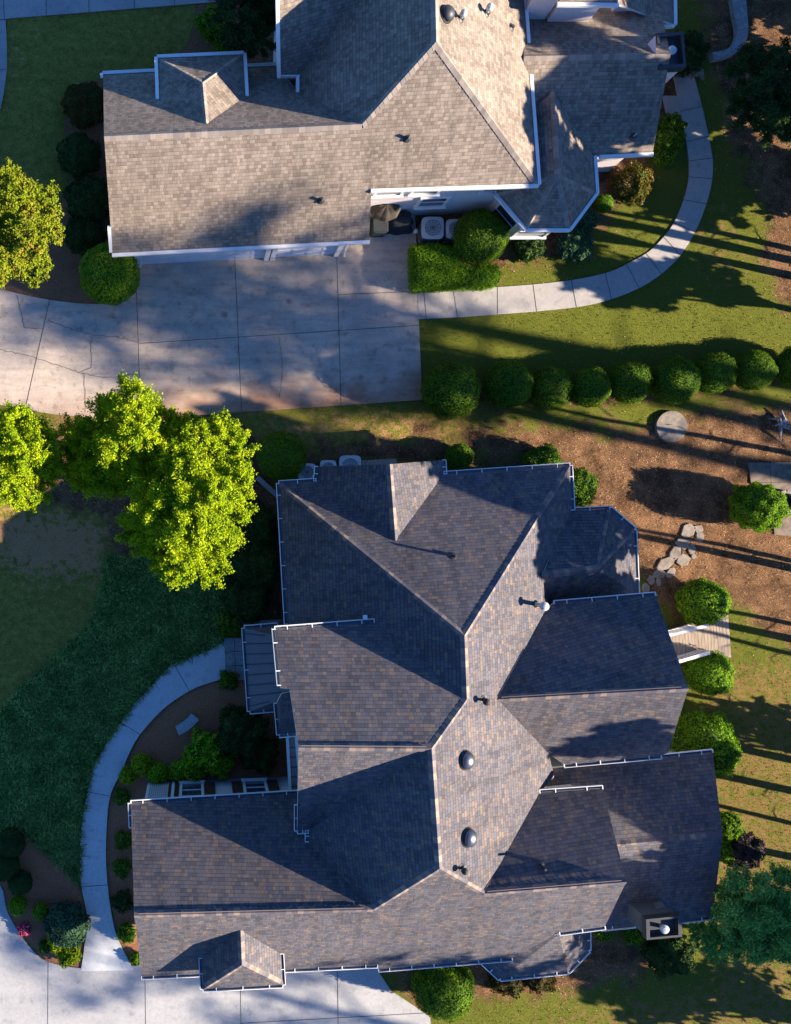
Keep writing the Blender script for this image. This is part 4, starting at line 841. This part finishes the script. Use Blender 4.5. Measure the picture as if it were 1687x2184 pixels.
tree('evergreen_tree', 520, 60, bl(520, 60, [(512, 30, 4.6, 58), (545, 80, 4.0, 45), (500, -20, 4.4, 60), (560, 20, 3.6, 40), (520, 90, 2.6, 36)]), 50000, .085, M['lf_dark'], 'dark rounded evergreen west of the tan house at the top', tr=.12, fill=.85, jit=.5)
tree('evergreen_tree', 1620, 210, bl(1620, 210, [(1640, 190, 5.0, 68), (1600, 150, 4.2, 50), (1680, 150, 4.6, 60), (1650, 250, 4.0, 55), (1600, 230, 3.6, 45), (1690, 230, 4.4, 60)]), 70000, .085, M['lf_dark'], 'big dark evergreen in the shade at the upper right edge', tr=.16, fill=.88, jit=.5)
tree('evergreen_tree', 1555, 1900, bl(1555, 1900, [(1600, 1915, 4.6, 62), (1572, 1950, 4.0, 48), (1650, 1960, 4.4, 62), (1590, 2005, 3.6, 50), (1660, 1900, 4.0, 50), (1535, 2010, 3.0, 40), (1610, 1960, 3.5, 76), (1500, 1995, 2.2, 30), (1660, 2010, 3.4, 40)]), 110000, .08, M['lf_spruce'], 'broad blue green tree at the southeast corner of the slate house', tr=.15, fill=.93, jit=.6)
globe('round_shrub', 1618, 1080, 52, M['lf_bright'], 'fine leaved green bush beside the stone fire pit patio', 'shrub', leaf=.075, lump=.13, n=11000, flat=1.05, jit=.7)


# tall pines east of the house, outside the frame: they cast the trunk shadows and dapples
def pine(x, y, h, cr=2.6, cb=.66, n=5000, first=[None] * 3, v=0, sc_=1):
    if first[v] is None:
        root = empty('pine_tree', (0, 0, 0)); mb = MB(); mb.tube([(0, 0, -.2), (.22, .12, 3), (.05, .3, 6.5), (-.25, .1, 10), (-.05, -.15, 14), (.05, 0, 18)], [.25, .23, .19, .16, .1, .03], 10); bb = []
        for q in range(9): a = q * 1.9 + v; z = 3.5 + q * .9; mb.tube([(.1, .1, z), (.9 * math.cos(a), .9 * math.sin(a), z + .4), (1.5 * math.cos(a + .3), 1.5 * math.sin(a + .3), z + .3)], [.06, .035, .01], 5)
        for i in range(16):
            z = 18 * (cb + (1 - cb) * (i + .5) / 16); a = i * 2.4 + v; L = cr * (1.15 - .75 * (i / 16)) * random.uniform(.7, 1.15); e = (L * math.cos(a), L * math.sin(a), z + .5)
            mb.tube([(0, 0, z - .3), e], [.06, .02], 5); bb.append((e[0] * .8, e[1] * .8, e[2], .95, .95, .5)); bb.append((e[0] * .4, e[1] * .4, e[2] + .1, .6, .6, .4))
        mb.build('trunk', M['bark'], root); v_, f_ = blobs_crown(bb, n, .155 if v == 2 else .3, .9, .0); c_ = bpy.data.objects.new('crown', npmesh('crown', v_, f_, [M['lf_pine']])); C.objects.link(c_); c_.parent = root
        first[v] = root; o = root
    else: o = copy_tree(first[v])
    o.location = (x, y, 0); s_ = h / 18; o.scale = (s_ * sc_, s_ * sc_, s_); o.rotation_euler = (0, 0, random.uniform(0, 6.28))
    return tag(o, ('tall' if h > 20 else 'medium height' if h > 12 else 'slim young') + ' bare trunked pine beyond the right edge, outside the view', 'tree', 'pines beyond the right edge')
def pline(px_, py_, X, h, **kw):
    """a pine whose trunk shadow runs through ground point px_,py_"""
    g_ = P(px_, py_); pine(X, g_[1] - (X - g_[0]) * math.tan(R(SUN_AZ)), h, **kw)
# slim young pines: only their trunks and small tops throw shadow on the back lawn
for i, a in enumerate([(1600, 955, 29, 9.5), (1600, 1182, 29, 8.5), (1620, 1322, 30, 8.5), (1620, 1376, 31.5, 9), (1600, 1508, 29, 8.5), (1610, 1673, 30, 9), (1610, 1738, 29, 8.5), (1600, 2010, 29.5, 10), (1500, 2095, 28, 11), (1400, 475, 28, 9.5), (1600, 535, 29, 9)]): pline(a[0], a[1], a[2], a[3], v=i % 2, sc_=1.0)
# taller pines whose crowns throw the dappled shade over the upper driveway
for i, (X, Y, h) in enumerate([(50, -1.6, 25), (51.5, -4.1, 25.5), (53, -.8, 27), (54.5, -3.1, 27.5), (56.5, -2.0, 28.5), (58, -4.9, 29), (31, -22.6, 14.5), (46, -29.5, 24)]): pine(X, Y, h, v=2, cb=.70, n=3600, cr=2.6)
def side_tree(X, Y, zl, zh, r, label, n=30000):  # unseen trees past the right edge, crowns placed and sized to cast shade
    bb = []
    for q in range(14):
        a = q * 2.4; rr = r * .62 * math.sqrt((q + .5) / 14); bb.append((rr * math.cos(a) * 1.2, rr * math.sin(a) * 1.2, zl + (zh - zl) * ((q * 5) % 14 + .5) / 14, r * .48, r * .48, r * .40))
    tree('side_tree', (X, Y), 0, bb, n, .36, M['lf_box'], label, tr=.16, fill=.2, jit=.9)
side_tree(28.0, 10.0, 7.6, 11.9, 1.8, 'leafy tree east of the turret roof of the tan house'); side_tree(28, 13.6, 6.4, 12.0, 2.2, 'leafy tree east of the tan house wing, southern one')
side_tree(28, 17.0, 5.2, 10.8, 2.3, 'leafy tree east of the painted chimney'); side_tree(28, 20.4, 5.0, 10.8, 2.3, 'leafy tree east of the top garden wall')
side_tree(28, -12.4, 5.6, 8.5, 2.1, 'leafy tree east of the slate house rear wing, northern one'); side_tree(28, -15.2, 5.4, 9.0, 2.2, 'leafy tree east of the slate house rear wing, middle one'); side_tree(28, -17.9, 5.4, 9.2, 2.0, 'leafy tree east of the grey chimney'); side_tree(30, -22.2, 2.6, 6.4, 2.0, 'low leafy tree southeast of the grey chimney', 3000); side_tree(30.5, -10.8, 2.4, 5.6, 1.5, 'low leafy tree east of the tall green shrub', 2600); side_tree(28.5, -11.2, 10.4, 12.0, 1.0, 'slender tall tree east of the wooden deck', 4000); side_tree(29.5, 12.6, 1.8, 5.2, 2.3, 'unseen low tree added for shade beyond the dark evergreen, southern one', 12000); side_tree(29.5, 16.6, 1.8, 5.4, 2.4, 'unseen low tree added for shade beyond the dark evergreen, middle one', 12000); side_tree(29.5, 20.4, 1.8, 5.4, 2.4, 'unseen low tree added for shade beyond the dark evergreen, northern one', 12000)
side_tree(28, -3.0, 7.6, 11.8, 1.9, 'leafy tree east of the slate house porch roof'); side_tree(28.5, -6.1, 8.2, 11.6, 1.4, 'slender leafy tree east of the stepping stones', 16000)
side_tree(29.5, 7.6, 3.2, 6.6, 1.4, 'leafy tree beyond the curved walkway', 5000); side_tree(26.8, 9.6, 6.6, 9.6, 1.5, 'leafy tree nearest the curved walkway, outside the view', 16000)

# ------------------------------------------------------------------ strap-leaf ground cover, litter
LP = [(228, 1188), (220, 1243), (192, 1334), (116, 1405), (50, 1461), (-20, 1545), (-20, 1770), (60, 1785), (118, 1830), (170, 1885)] + [(171, 1840), (172, 1764), (184, 1688), (197, 1638), (214, 1602), (240, 1562), (280, 1506), (321, 1461), (361, 1418), (428, 1390), (478, 1366), (490, 1300), (490, 1215), (330, 1190)]
n = 30000; q = np.column_stack([rng.uniform(-25, 495, n * 3), rng.uniform(1180, 1890, n * 3)]); dd = pdist(q[:, 0], q[:, 1], LP); q = q[dd > rng.uniform(-3, 3, len(dd))][:n]; n = len(q)
bx_ = (q[:, 0] - X0) / F * H; by_ = -(q[:, 1] - Y0) / F * H; an = rng.uniform(0, 6.28, n); L = rng.uniform(.18, .38, n); wv = rng.uniform(.011, .020, n); hh = rng.uniform(.10, .24, n)
dx, dy = np.cos(an), np.sin(an); sx_, sy_ = -dy * wv, dx * wv; zs = np.zeros(n)
def P3(t, z): return bx_ + dx * L * t, by_ + dy * L * t, z
A0 = P3(0, zs); A1 = P3(.45, hh); A2 = P3(1, hh * .55)
vv = np.stack([np.column_stack([A0[0] - sx_, A0[1] - sy_, A0[2]]), np.column_stack([A0[0] + sx_, A0[1] + sy_, A0[2]]), np.column_stack([A1[0] + sx_, A1[1] + sy_, A1[2]]), np.column_stack([A1[0] - sx_, A1[1] - sy_, A1[2]]),
               np.column_stack([A2[0] + sx_ * .3, A2[1] + sy_ * .3, A2[2]]), np.column_stack([A2[0] - sx_ * .3, A2[1] - sy_ * .3, A2[2]])], 1).reshape(-1, 3)
b_i = np.arange(n)[:, None] * 6; ff = np.vstack([b_i + np.array([[0, 1, 2, 3]]), b_i + np.array([[3, 2, 4, 5]])])
tag(MB().prism([P(x, y)[:2] for x, y in LP], -.02, .03).build('planting_bed', M['soil_dark']), kind='structure')
o = bpy.data.objects.new('ground_cover', npmesh('ground_cover', vv, ff, [M['lf_lirio']])); C.objects.link(o)
tag(o, 'dark green strap leaved ground cover between lawn and curved walk', 'ground cover', kind='stuff')
# grass blades over the lawns (short turf) - density follows the lawn mask
n = 150000; gxr = rng.uniform(-9.5, 26, n); gyr = rng.uniform(-22, 22, n); ii_ = np.clip(((gyr + 27) / .16).astype(int), 0, nyv - 1); jj_ = np.clip(((gxr + 13) / .16).astype(int), 0, nxv - 1)
keep = rng.random(n) > np.clip(mul[ii_, jj_] * 1.15, 0, 1) * .97 + .02; gxr, gyr = gxr[keep], gyr[keep]; n = len(gxr)
gi, gj = gxr / H * F + X0, -gyr / H * F + Y0
for poly in ([(-60, 600), (290, 620), (300, 540), (900, 440), (905, 860), (300, 900), (-60, 880)], top + bot[::-1], outer + inner[::-1], [(-70, 1870), (100, 2050), (300, 2050), (800, 2060), (920, 2169), (920, 2300), (-70, 2300)], [(-80, 48), (465, 5), (700, -60), (-80, -90)]):
    kp = pdist(gi, gj, poly) < rng.uniform(-1, 2.2, len(gi)); gxr, gyr, gi, gj = gxr[kp], gyr[kp], gi[kp], gj[kp]
n = len(gxr); c = np.column_stack([gxr, gyr, rng.uniform(.01, .04, n)]); nr = np.tile([0, 0, .6], (n, 1)); v_, f_ = leaves(c, nr, .075, .9, .22)
M['lf_grass'] = leafmat('turf_blade', [(0, (.022, .042, .005)), (.6, (.062, .088, .008)), (1, (.13, .125, .02))], .2)
o = bpy.data.objects.new('grass', npmesh('grass', v_, f_, [M['lf_grass']])); C.objects.link(o); tag(o, 'short green turf covering the lawns round both houses', 'grass', kind='stuff')
# pine straw and leaf litter
n = 70000; q = np.column_stack([rng.uniform(-9, 26, n), rng.uniform(-22, 22, n)]); ii_ = ((q[:, 1] + 27) / .16).astype(int); jj_ = ((q[:, 0] + 13) / .16).astype(int)
q = q[rng.random(n) < np.clip(mul[ii_, jj_], 0.012, 1)]; gi, gj = q[:, 0] / H * F + X0, -q[:, 1] / H * F + Y0
for poly in (top + bot[::-1], outer + inner[::-1], [(-60, 600), (290, 620), (300, 540), (900, 440), (905, 860), (300, 900), (-60, 880)]):
    kp = pdist(gi, gj, poly) < 0; q, gi, gj = q[kp], gi[kp], gj[kp]
n = len(q); c = np.column_stack([q, rng.uniform(.015, .05, n)]); v_, f_ = leaves(c, np.tile([0, 0, 1.0], (n, 1)), .055, .5, .5)
o = bpy.data.objects.new('leaf_litter', npmesh('leaf_litter', v_, f_, [M['lf_litter']])); C.objects.link(o); tag(o, 'brown fallen leaves and straw scattered over the mulch', 'leaf litter', kind='stuff')

# ------------------------------------------------------------------ small things
def condenser(x, y, s, label, parent=None):
    zt = .8; q = P(x, y, zt); r_ = empty('air_conditioner', (q[0], q[1], 0), label, 'air conditioner', 'outdoor condenser units')
    hs = s / F * (H - zt) / 2; cr = []
    for (cx_, cy_, a0) in ((1, 1, 0), (-1, 1, 90), (-1, -1, 180), (1, -1, 270)):
        for a in (0, 30, 60, 90): t = R(a0 + a); cr.append((q[0] + cx_ * hs * .68 + hs * .32 * math.cos(t), q[1] + cy_ * hs * .68 + hs * .32 * math.sin(t)))
    bd = MB().prism(cr, .06, zt - .04).build('casing', M['ac'], r_)
    mb = MB()
    for k_ in range(14): mb.prism([(q[0] + (a - q[0]) * 1.012, q[1] + (b - q[1]) * 1.012) for a, b in cr], .12 + k_ * .045, .135 + k_ * .045)
    mb.build('louvre', M['darkmetal'], bd)
    # top plate ring
    mb = MB(); m = 48; ro = []; ri = []
    for k_ in range(m):
        t = 2 * math.pi * k_ / m; c_, s_ = math.cos(t), math.sin(t); e = (abs(c_) ** 5 + abs(s_) ** 5) ** (-1 / 5); ro.append((q[0] + hs * 1.03 * e * c_, q[1] + hs * 1.03 * e * s_)); ri.append((q[0] + hs * .74 * c_, q[1] + hs * .74 * s_))
    vs_ = [(a, b, zt) for a, b in ro] + [(a, b, zt + .02) for a, b in ri] + [(a, b, zt - .07) for a, b in ro] + [(a, b, zt - .2) for a, b in ri]
    fs_ = []
    for k_ in range(m): j = (k_ + 1) % m; fs_ += [(k_, j, m + j, m + k_), (2 * m + k_, 2 * m + j, j, k_), (m + k_, m + j, 3 * m + j, 3 * m + k_)]
    mb.add(vs_, fs_); mb.build('top_cover', M['ac'], r_)
    mb = MB(); mb.prism([(a, b) for a, b in ri], zt - .25, zt - .2); mb.build('fan_well', M['rubber'], r_)
    mb = MB(); mb.lathe((q[0], q[1], zt - .14), [(.09, 0), (.09, .06), (.02, .08)], 16)
    for k_ in range(3):
        t = k_ * 2.094 + .4; u_ = Vector((math.cos(t), math.sin(t), 0)); n_ = Vector((-u_.y, u_.x, 0)); a = Vector((q[0], q[1], zt - .12)); L_ = hs * .66
        mb.add([a + u_ * .08 - n_ * .03, a + u_ * L_ - n_ * .10 + Vector((0, 0, .03)), a + u_ * L_ + n_ * .14 - Vector((0, 0, .03)), a + u_ * .08 + n_ * .06], [(0, 1, 2, 3)])
    mb.build('fan', M['steel'], r_); mb = MB()
    for f_r in (.2, .4, .6): mb.tube([(q[0] + hs * f_r * 1.2 * math.cos(t), q[1] + hs * f_r * 1.2 * math.sin(t), zt + .03) for t in [2 * math.pi * k_ / 24 for k_ in range(25)]], .006, 5)
    for k_ in range(6): t = math.pi * k_ / 6; mb.tube([(q[0] - hs * .75 * math.cos(t), q[1] - hs * .75 * math.sin(t), zt + .03), (q[0] + hs * .75 * math.cos(t), q[1] + hs * .75 * math.sin(t), zt + .03)], .006, 5)
    mb.build('fan_guard', M['darkmetal'], r_)
condenser(923, 486, 46, 'grey air conditioner beside the hedge of the tan roofed house'); condenser(972, 488, 40, 'air conditioner half hidden by the round clipped shrub')
condenser(655, 1007, 36, 'dark air conditioner at the stepped northwest corner of slate roof'); condenser(700, 999, 34, 'small pale air conditioner north of the slate roof, middle of three'); condenser(747, 995, 46, 'large pale air conditioner at the north eave of slate roof, rightmost of three')
# closed bin, covered grill, brown canvas parasol
q = P(812, 477, 1.0); r_ = empty('wheelie_bin', (q[0], q[1], 0), 'dark wheeled bin with closed lid against the garage side', 'bin')
MB().prism([(q[0] - .27, q[1] - .3), (q[0] + .27, q[1] - .3), (q[0] + .27, q[1] + .28), (q[0] - .27, q[1] + .28)], .08, .95).build('bin_body', M['green_bin'], r_, bevel=.03)
MB().prism([(q[0] - .31, q[1] - .33), (q[0] + .31, q[1] - .33), (q[0] + .31, q[1] + .31), (q[0] - .31, q[1] + .31)], .95, 1.02).box((q[0], q[1] - .36, .98), (.5, .05, .05)).build('lid', M['darkmetal'], r_, bevel=.02)
for s_ in (-1, 1): MB().tube([(q[0] + s_ * .25, q[1] + .3, .1), (q[0] + s_ * .31, q[1] + .3, .1)], .1, 14).build('wheel', M['rubber'], r_)
q = P(856, 464, 1.0); vs_ = []; fs_ = []; nu, nv_ = 36, 9
for i in range(nv_):
    t = i / (nv_ - 1)
    for j in range(nu):
        a = 2 * math.pi * j / nu; rr = (.32 + .22 * (1 - t)) * (1 + .07 * math.sin(7 * a + 2 * t) * (1 - t * .6)); e = (abs(math.cos(a)) ** 4 + abs(math.sin(a)) ** 4) ** (-.25)
        vs_.append((q[0] + rr * 1.25 * e * math.cos(a), q[1] + rr * .8 * e * math.sin(a), .05 + .95 * t + (.05 * math.sin(3 * a) if t > .9 else 0)))
for i in range(nv_ - 1):
    for j in range(nu): fs_.append((i * nu + j, i * nu + (j + 1) % nu, (i + 1) * nu + (j + 1) % nu, (i + 1) * nu + j))
fs_.append([(nv_ - 1) * nu + j for j in range(nu)])
tag(MB().add(vs_, fs_).build('covered_grill', M['tarp'], smooth=True), 'barbecue grill under a black cover beside the bin', 'grill')
q = P(823, 441, 1.5); r_ = empty('canvas_parasol', (q[0], q[1], 0), 'brown canvas parasol leaning open at the house corner beside the bin', 'parasol')
mb = MB(); m = 32; vs_ = [(q[0], q[1], 1.75)]
for ring, (rr, zz) in enumerate(((.3, 1.66), (.55, 1.48), (.66, 1.3))):
    for j in range(m): a = 2 * math.pi * j / m; f_ = rr * (1 - .06 * abs(math.sin(4 * a))); vs_.append((q[0] + f_ * math.cos(a), q[1] + f_ * .85 * math.sin(a), zz + .03 * abs(math.cos(4 * a))))
fs_ = [(0, 1 + j, 1 + (j + 1) % m) for j in range(m)] + [(1 + r0 * m + j, 1 + (r0 + 1) * m + j, 1 + (r0 + 1) * m + (j + 1) % m, 1 + r0 * m + (j + 1) % m) for r0 in (0, 1) for j in range(m)]
mb.add(vs_, fs_).build('canopy', M['brolly'], r_); MB().tube([(q[0], q[1], 0), (q[0], q[1], 1.8)], .025, 8).lathe((q[0], q[1], 0), [(.25, 0), (.25, .05), (.06, .09)], 18).build('pole', M['darkmetal'], r_)
q = P(888, 492, .3); tag(MB().lathe((q[0], q[1], 0), [(.07, 0), (.08, .28), (.09, .3), (.03, .36)], 14).box((q[0], q[1] - .03, .12), (.18, .06, .08)).build('utility_pedestal', M['white']), 'small white utility stub between driveway and air conditioner', 'utility box')
# curved cast bench in front bed
def arc_band(c, r0, r1, a0, a1, z0, z1, mb, n=14):
    vs_ = []; 
    for i in range(n + 1):
        t = R(a0 + (a1 - a0) * i / n)
        for rr in (r0, r1):
            for z in (z0, z1): vs_.append((c[0] + rr * math.cos(t), c[1] + rr * math.sin(t), z))
    fs_ = []
    for i in range(n):
        b = 4 * i; e = b + 4; fs_ += [(b + 1, b + 3, e + 3, e + 1), (b, e, e + 2, b + 2), (b, b + 1, e + 1, e), (b + 2, e + 2, e + 3, b + 3)]
    fs_ += [(0, 2, 3, 1), (4 * n, 4 * n + 1, 4 * n + 3, 4 * n + 2)]; mb.add(vs_, fs_); return mb
q = P(399, 1546, .45); r_ = empty('curved_bench', (q[0], q[1], 0), 'curved grey stone bench on the mulch of the front bed', 'bench')
u_ = Vector((-.62, .78)).normalized(); cc = (q[0] + u_.x * 1.8, q[1] + u_.y * 1.8); aa = math.degrees(math.atan2(-u_.y, -u_.x))
arc_band(cc, 1.6, 2.0, aa - 15.5, aa + 15.5, .39, .47, MB()).build('seat', M['bench'], r_)
for s_ in (-10, 10): t = R(aa + s_); MB().box((cc[0] + 1.8 * math.cos(t), cc[1] + 1.8 * math.sin(t), .19), (.28, .12, .38), (math.cos(t), math.sin(t))).build('leg', M['bench'], r_, bevel=.01)
q = P(411, 1532); tag(MB().lathe((q[0] - 1.3, q[1] + .3, 0), [(.05, 0), (.06, .04), (.04, .1), (.01, .12)], 10).build('garden_light', M['steel']), 'tiny blue grey path light left of the curved bench', 'garden light')
# flagstones
def stone_poly(cx_, cy_, w_, h_, rot, z0, z1, mb):
    n = random.choice((5, 6, 7)); pts = []
    for i in range(n): a = 2 * math.pi * i / n + random.uniform(-.25, .25); rr = random.uniform(.82, 1.1); x = w_ / 2 * rr * math.cos(a); y = h_ / 2 * rr * math.sin(a); c_, s_ = math.cos(R(rot)), math.sin(R(rot)); pts.append(P(cx_ + x * c_ - y * s_, cy_ + x * s_ + y * c_)[:2])
    return mb.prism(pts, z0, z1)
FS = [(1466, 1132, 34, 26, -20), (1488, 1128, 18, 18, 0), (1492, 1145, 16, 18, 20), (1457, 1160, 30, 24, 30), (1475, 1170, 16, 20, 10), (1438, 1178, 20, 30, 20), (1457, 1194, 26, 24, 0), (1478, 1186, 10, 12, 0), (1420, 1202, 38, 22, -40), (1405, 1224, 24, 18, -10), (1430, 1221, 16, 22, 35), (1388, 1237, 14, 20, 10), (1404, 1241, 10, 16, 0), (1377, 1255, 18, 22, -20)]
lbl = ['widest stone at the upper end', 'small stone at the upper right end', 'small stone under the upper right one', 'second large stone from the top', 'small stone right of the second large one', 'tall narrow stone on the left side', 'squarish stone in the middle', 'pebble sized stone right of the middle', 'largest slanting stone', 'pale stone below the largest', 'upright stone right of the pale one', 'small grey stone near the house corner', 'tiny stone beside the small grey one', 'last stone closest to the house']
for (x, y, w_, h_, rt), l_ in zip(FS, lbl): o = stone_poly(x, y, w_ * 1.22, h_ * 1.22, rt, -.02, .07, MB()).build('stepping_stone', M['stone'], bevel=.02); tag(o, 'stepping stone in the pine straw, ' + l_, 'stepping stone', 'irregular stepping stones behind the slate house')
# round lid
q = P(1433, 909, .15); tag(MB().lathe((q[0], q[1], 0), [(.66, -.05), (.66, .12), (.64, .15), (.02, .16)], 48).tube([(q[0] - .16, q[1] + .05, .16), (q[0] - .16, q[1] + .05, .2), (q[0] + .05, q[1] + .05, .2), (q[0] + .05, q[1] + .05, .16)], .012, 6).build('tank_cover', M['stone']), 'round concrete tank lid in the pine straw below the globe row', 'tank lid')
# curved edging wall upper right, rock pile, driftwood
ip = smoothline([(1560, -80), (1562, 0), (1572, 66), (1562, 96), (1545, 106), (1519, 111)]); op = smoothline([(1590, -80), (1592, 0), (1596, 70), (1578, 105), (1552, 121), (1521, 127)])
tag(MB().prism([P(x, y, .3)[:2] for x, y in ip + op[::-1]], -.05, .3).build('garden_wall', M['stone_grey'], bevel=.02), 'low curved grey garden wall at the top right', 'garden wall')
random.seed(11); mb = MB()
def rock(mb, x, y, r, z=0, m=0):
    q = P(x, y, r); vs_ = []; n = 8; 
    for i, (zz, rr) in enumerate(((-.4, .7), (.1, 1), (.6, .8), (.95, .4))):
        for j in range(n): a = 2 * math.pi * j / n; k_ = rr * r * random.uniform(.75, 1.2); vs_.append((q[0] + k_ * math.cos(a), q[1] + k_ * math.sin(a), z + r * zz * random.uniform(.85, 1.1)))
    mb.add(vs_, [(i * n + j, i * n + (j + 1) % n, (i + 1) * n + (j + 1) % n, (i + 1) * n + j) for i in range(3) for j in range(n)] + [[3 * n + j for j in range(n)]], m)
for k_ in range(16): rock(mb, 1490 + random.uniform(-13, 13), 152 + random.uniform(-14, 14), random.uniform(.06, .14))
tag(mb.build('rock_pile', M['stone']), 'little heap of pale rocks beside the walkway near the painted chimney', 'rocks')
mb = MB(); q = P(1668, 905, .2)
for k_ in range(9):
    a = random.uniform(0, 6.28); L = random.uniform(.3, .75); mb.tube([(q[0], q[1], .15), (q[0] + L * .5 * math.cos(a), q[1] + L * .5 * math.sin(a), random.uniform(.15, .4)), (q[0] + L * math.cos(a + .4), q[1] + L * math.sin(a + .4), random.uniform(.02, .3))], [.09, .06, .02], 7)
tag(mb.build('tree_stump', M['driftwood']), 'bleached gnarled stump at the right edge below the globe row', 'stump')
# stone patio with fire pit
slab('patio', [(1595, 987), (1760, 985), (1760, 1150), (1650, 1140), (1646, 1060), (1600, 1030)], [M['patio'], M['joint']], [[(1640, 987), (1645, 1060)], [(1600, 1030), (1700, 1028)], [(1640, 1080), (1700, 1085)]], z=.06)
q = P(1678, 1070, .35); r_ = empty('fire_pit', (q[0], q[1], 0), 'round stone fire pit with dark ashes on the patio', 'fire pit')
for lv in range(2):
    mb = MB()
    for k_ in range(12):
        a = 2 * math.pi * (k_ + .5 * lv) / 12; mb.box((q[0] + .42 * math.cos(a), q[1] + .42 * math.sin(a), .13 + lv * .15), (.15, .2, .14), (math.cos(a), math.sin(a)))
    mb.build('stone_ring', M['stone'], r_, bevel=.015)
MB().lathe((q[0], q[1], .06), [(.33, 0), (.33, .08), (.1, .13)], 20).build('ash_bed', M['rubber'], r_)
# stone landing by porch, deck behind the house
slab('landing', [(478, 1360), (521, 1360), (524, 1450), (482, 1448)], [M['stone_grey'], M['joint']], [[(478, 1390), (523, 1388)], [(500, 1362), (502, 1448)], [(482, 1420), (524, 1418)]], z=.09)
slab('landing', [(517, 1325), (640, 1318), (640, 1345), (519, 1345)], [M['stone_grey'], M['joint']], z=.08)
dk = empty('wooden_deck', P(1500, 1350), 'weathered grey plank deck with white rails between two round shrubs', 'deck')
mb = MB(); zd = .45; NB = 19
d0, d1, d2, d3 = [Vector(P(x, y, zd)) for x, y in ((1425, 1345), (1553, 1304), (1560, 1402), (1432, 1402))]
for i in range(NB):
    t0, t1 = (i + .04) / NB, (i + .96) / NB; a, b, c, e = d0.lerp(d1, t0), d0.lerp(d1, t1), d3.lerp(d2, t1), d3.lerp(d2, t0); mb.prism([(v.x, v.y) for v in (a, b, c, e)], zd - .04 + random.uniform(0, .004), zd)
mb.build('boards', M['deck'], dk); MB().prism([(v.x, v.y) for v in (d0, d1, d2, d3)], 0.0, zd - .05).build('frame', M['bark'], dk)
for (a, b) in (((1425, 1355), (1512, 1333)), ((1448, 1411), (1514, 1392))):
    p_, q_ = Vector(P(*a, 1.3)), Vector(P(*b, 1.3)); mb = MB(); mb.beam(p_, q_, .13, .05); 
    p0, q0 = p_ - Vector((0, 0, .75)), q_ - Vector((0, 0, .75)); mb.beam(p0, q0, .06, .05)
    for k_ in range(11): c = p_.lerp(q_, k_ / 10); mb.beam(c, c - Vector((0, 0, .8)), .04, .04)
    mb.build('railing', M['white'], dk)
# board behind the condensers, stone kerb strip by the dark shrub
tag(MB().prism([P(*q) [:2] for q in ((772, 982), (845, 978), (846, 1000), (773, 1002))], 0, .06).build('timber_board', M['deck']), 'brown timber board lying along the north gable wall', 'board')
a, b = Vector(P(548, 1018, .05)), Vector(P(597, 1062, .05)); tag(MB().beam(a, b, .2, .12).build('stone_edging', M['bench']), 'straight pale edging stone running to the house northwest corner', 'edging')
q = P(1660, 2000)
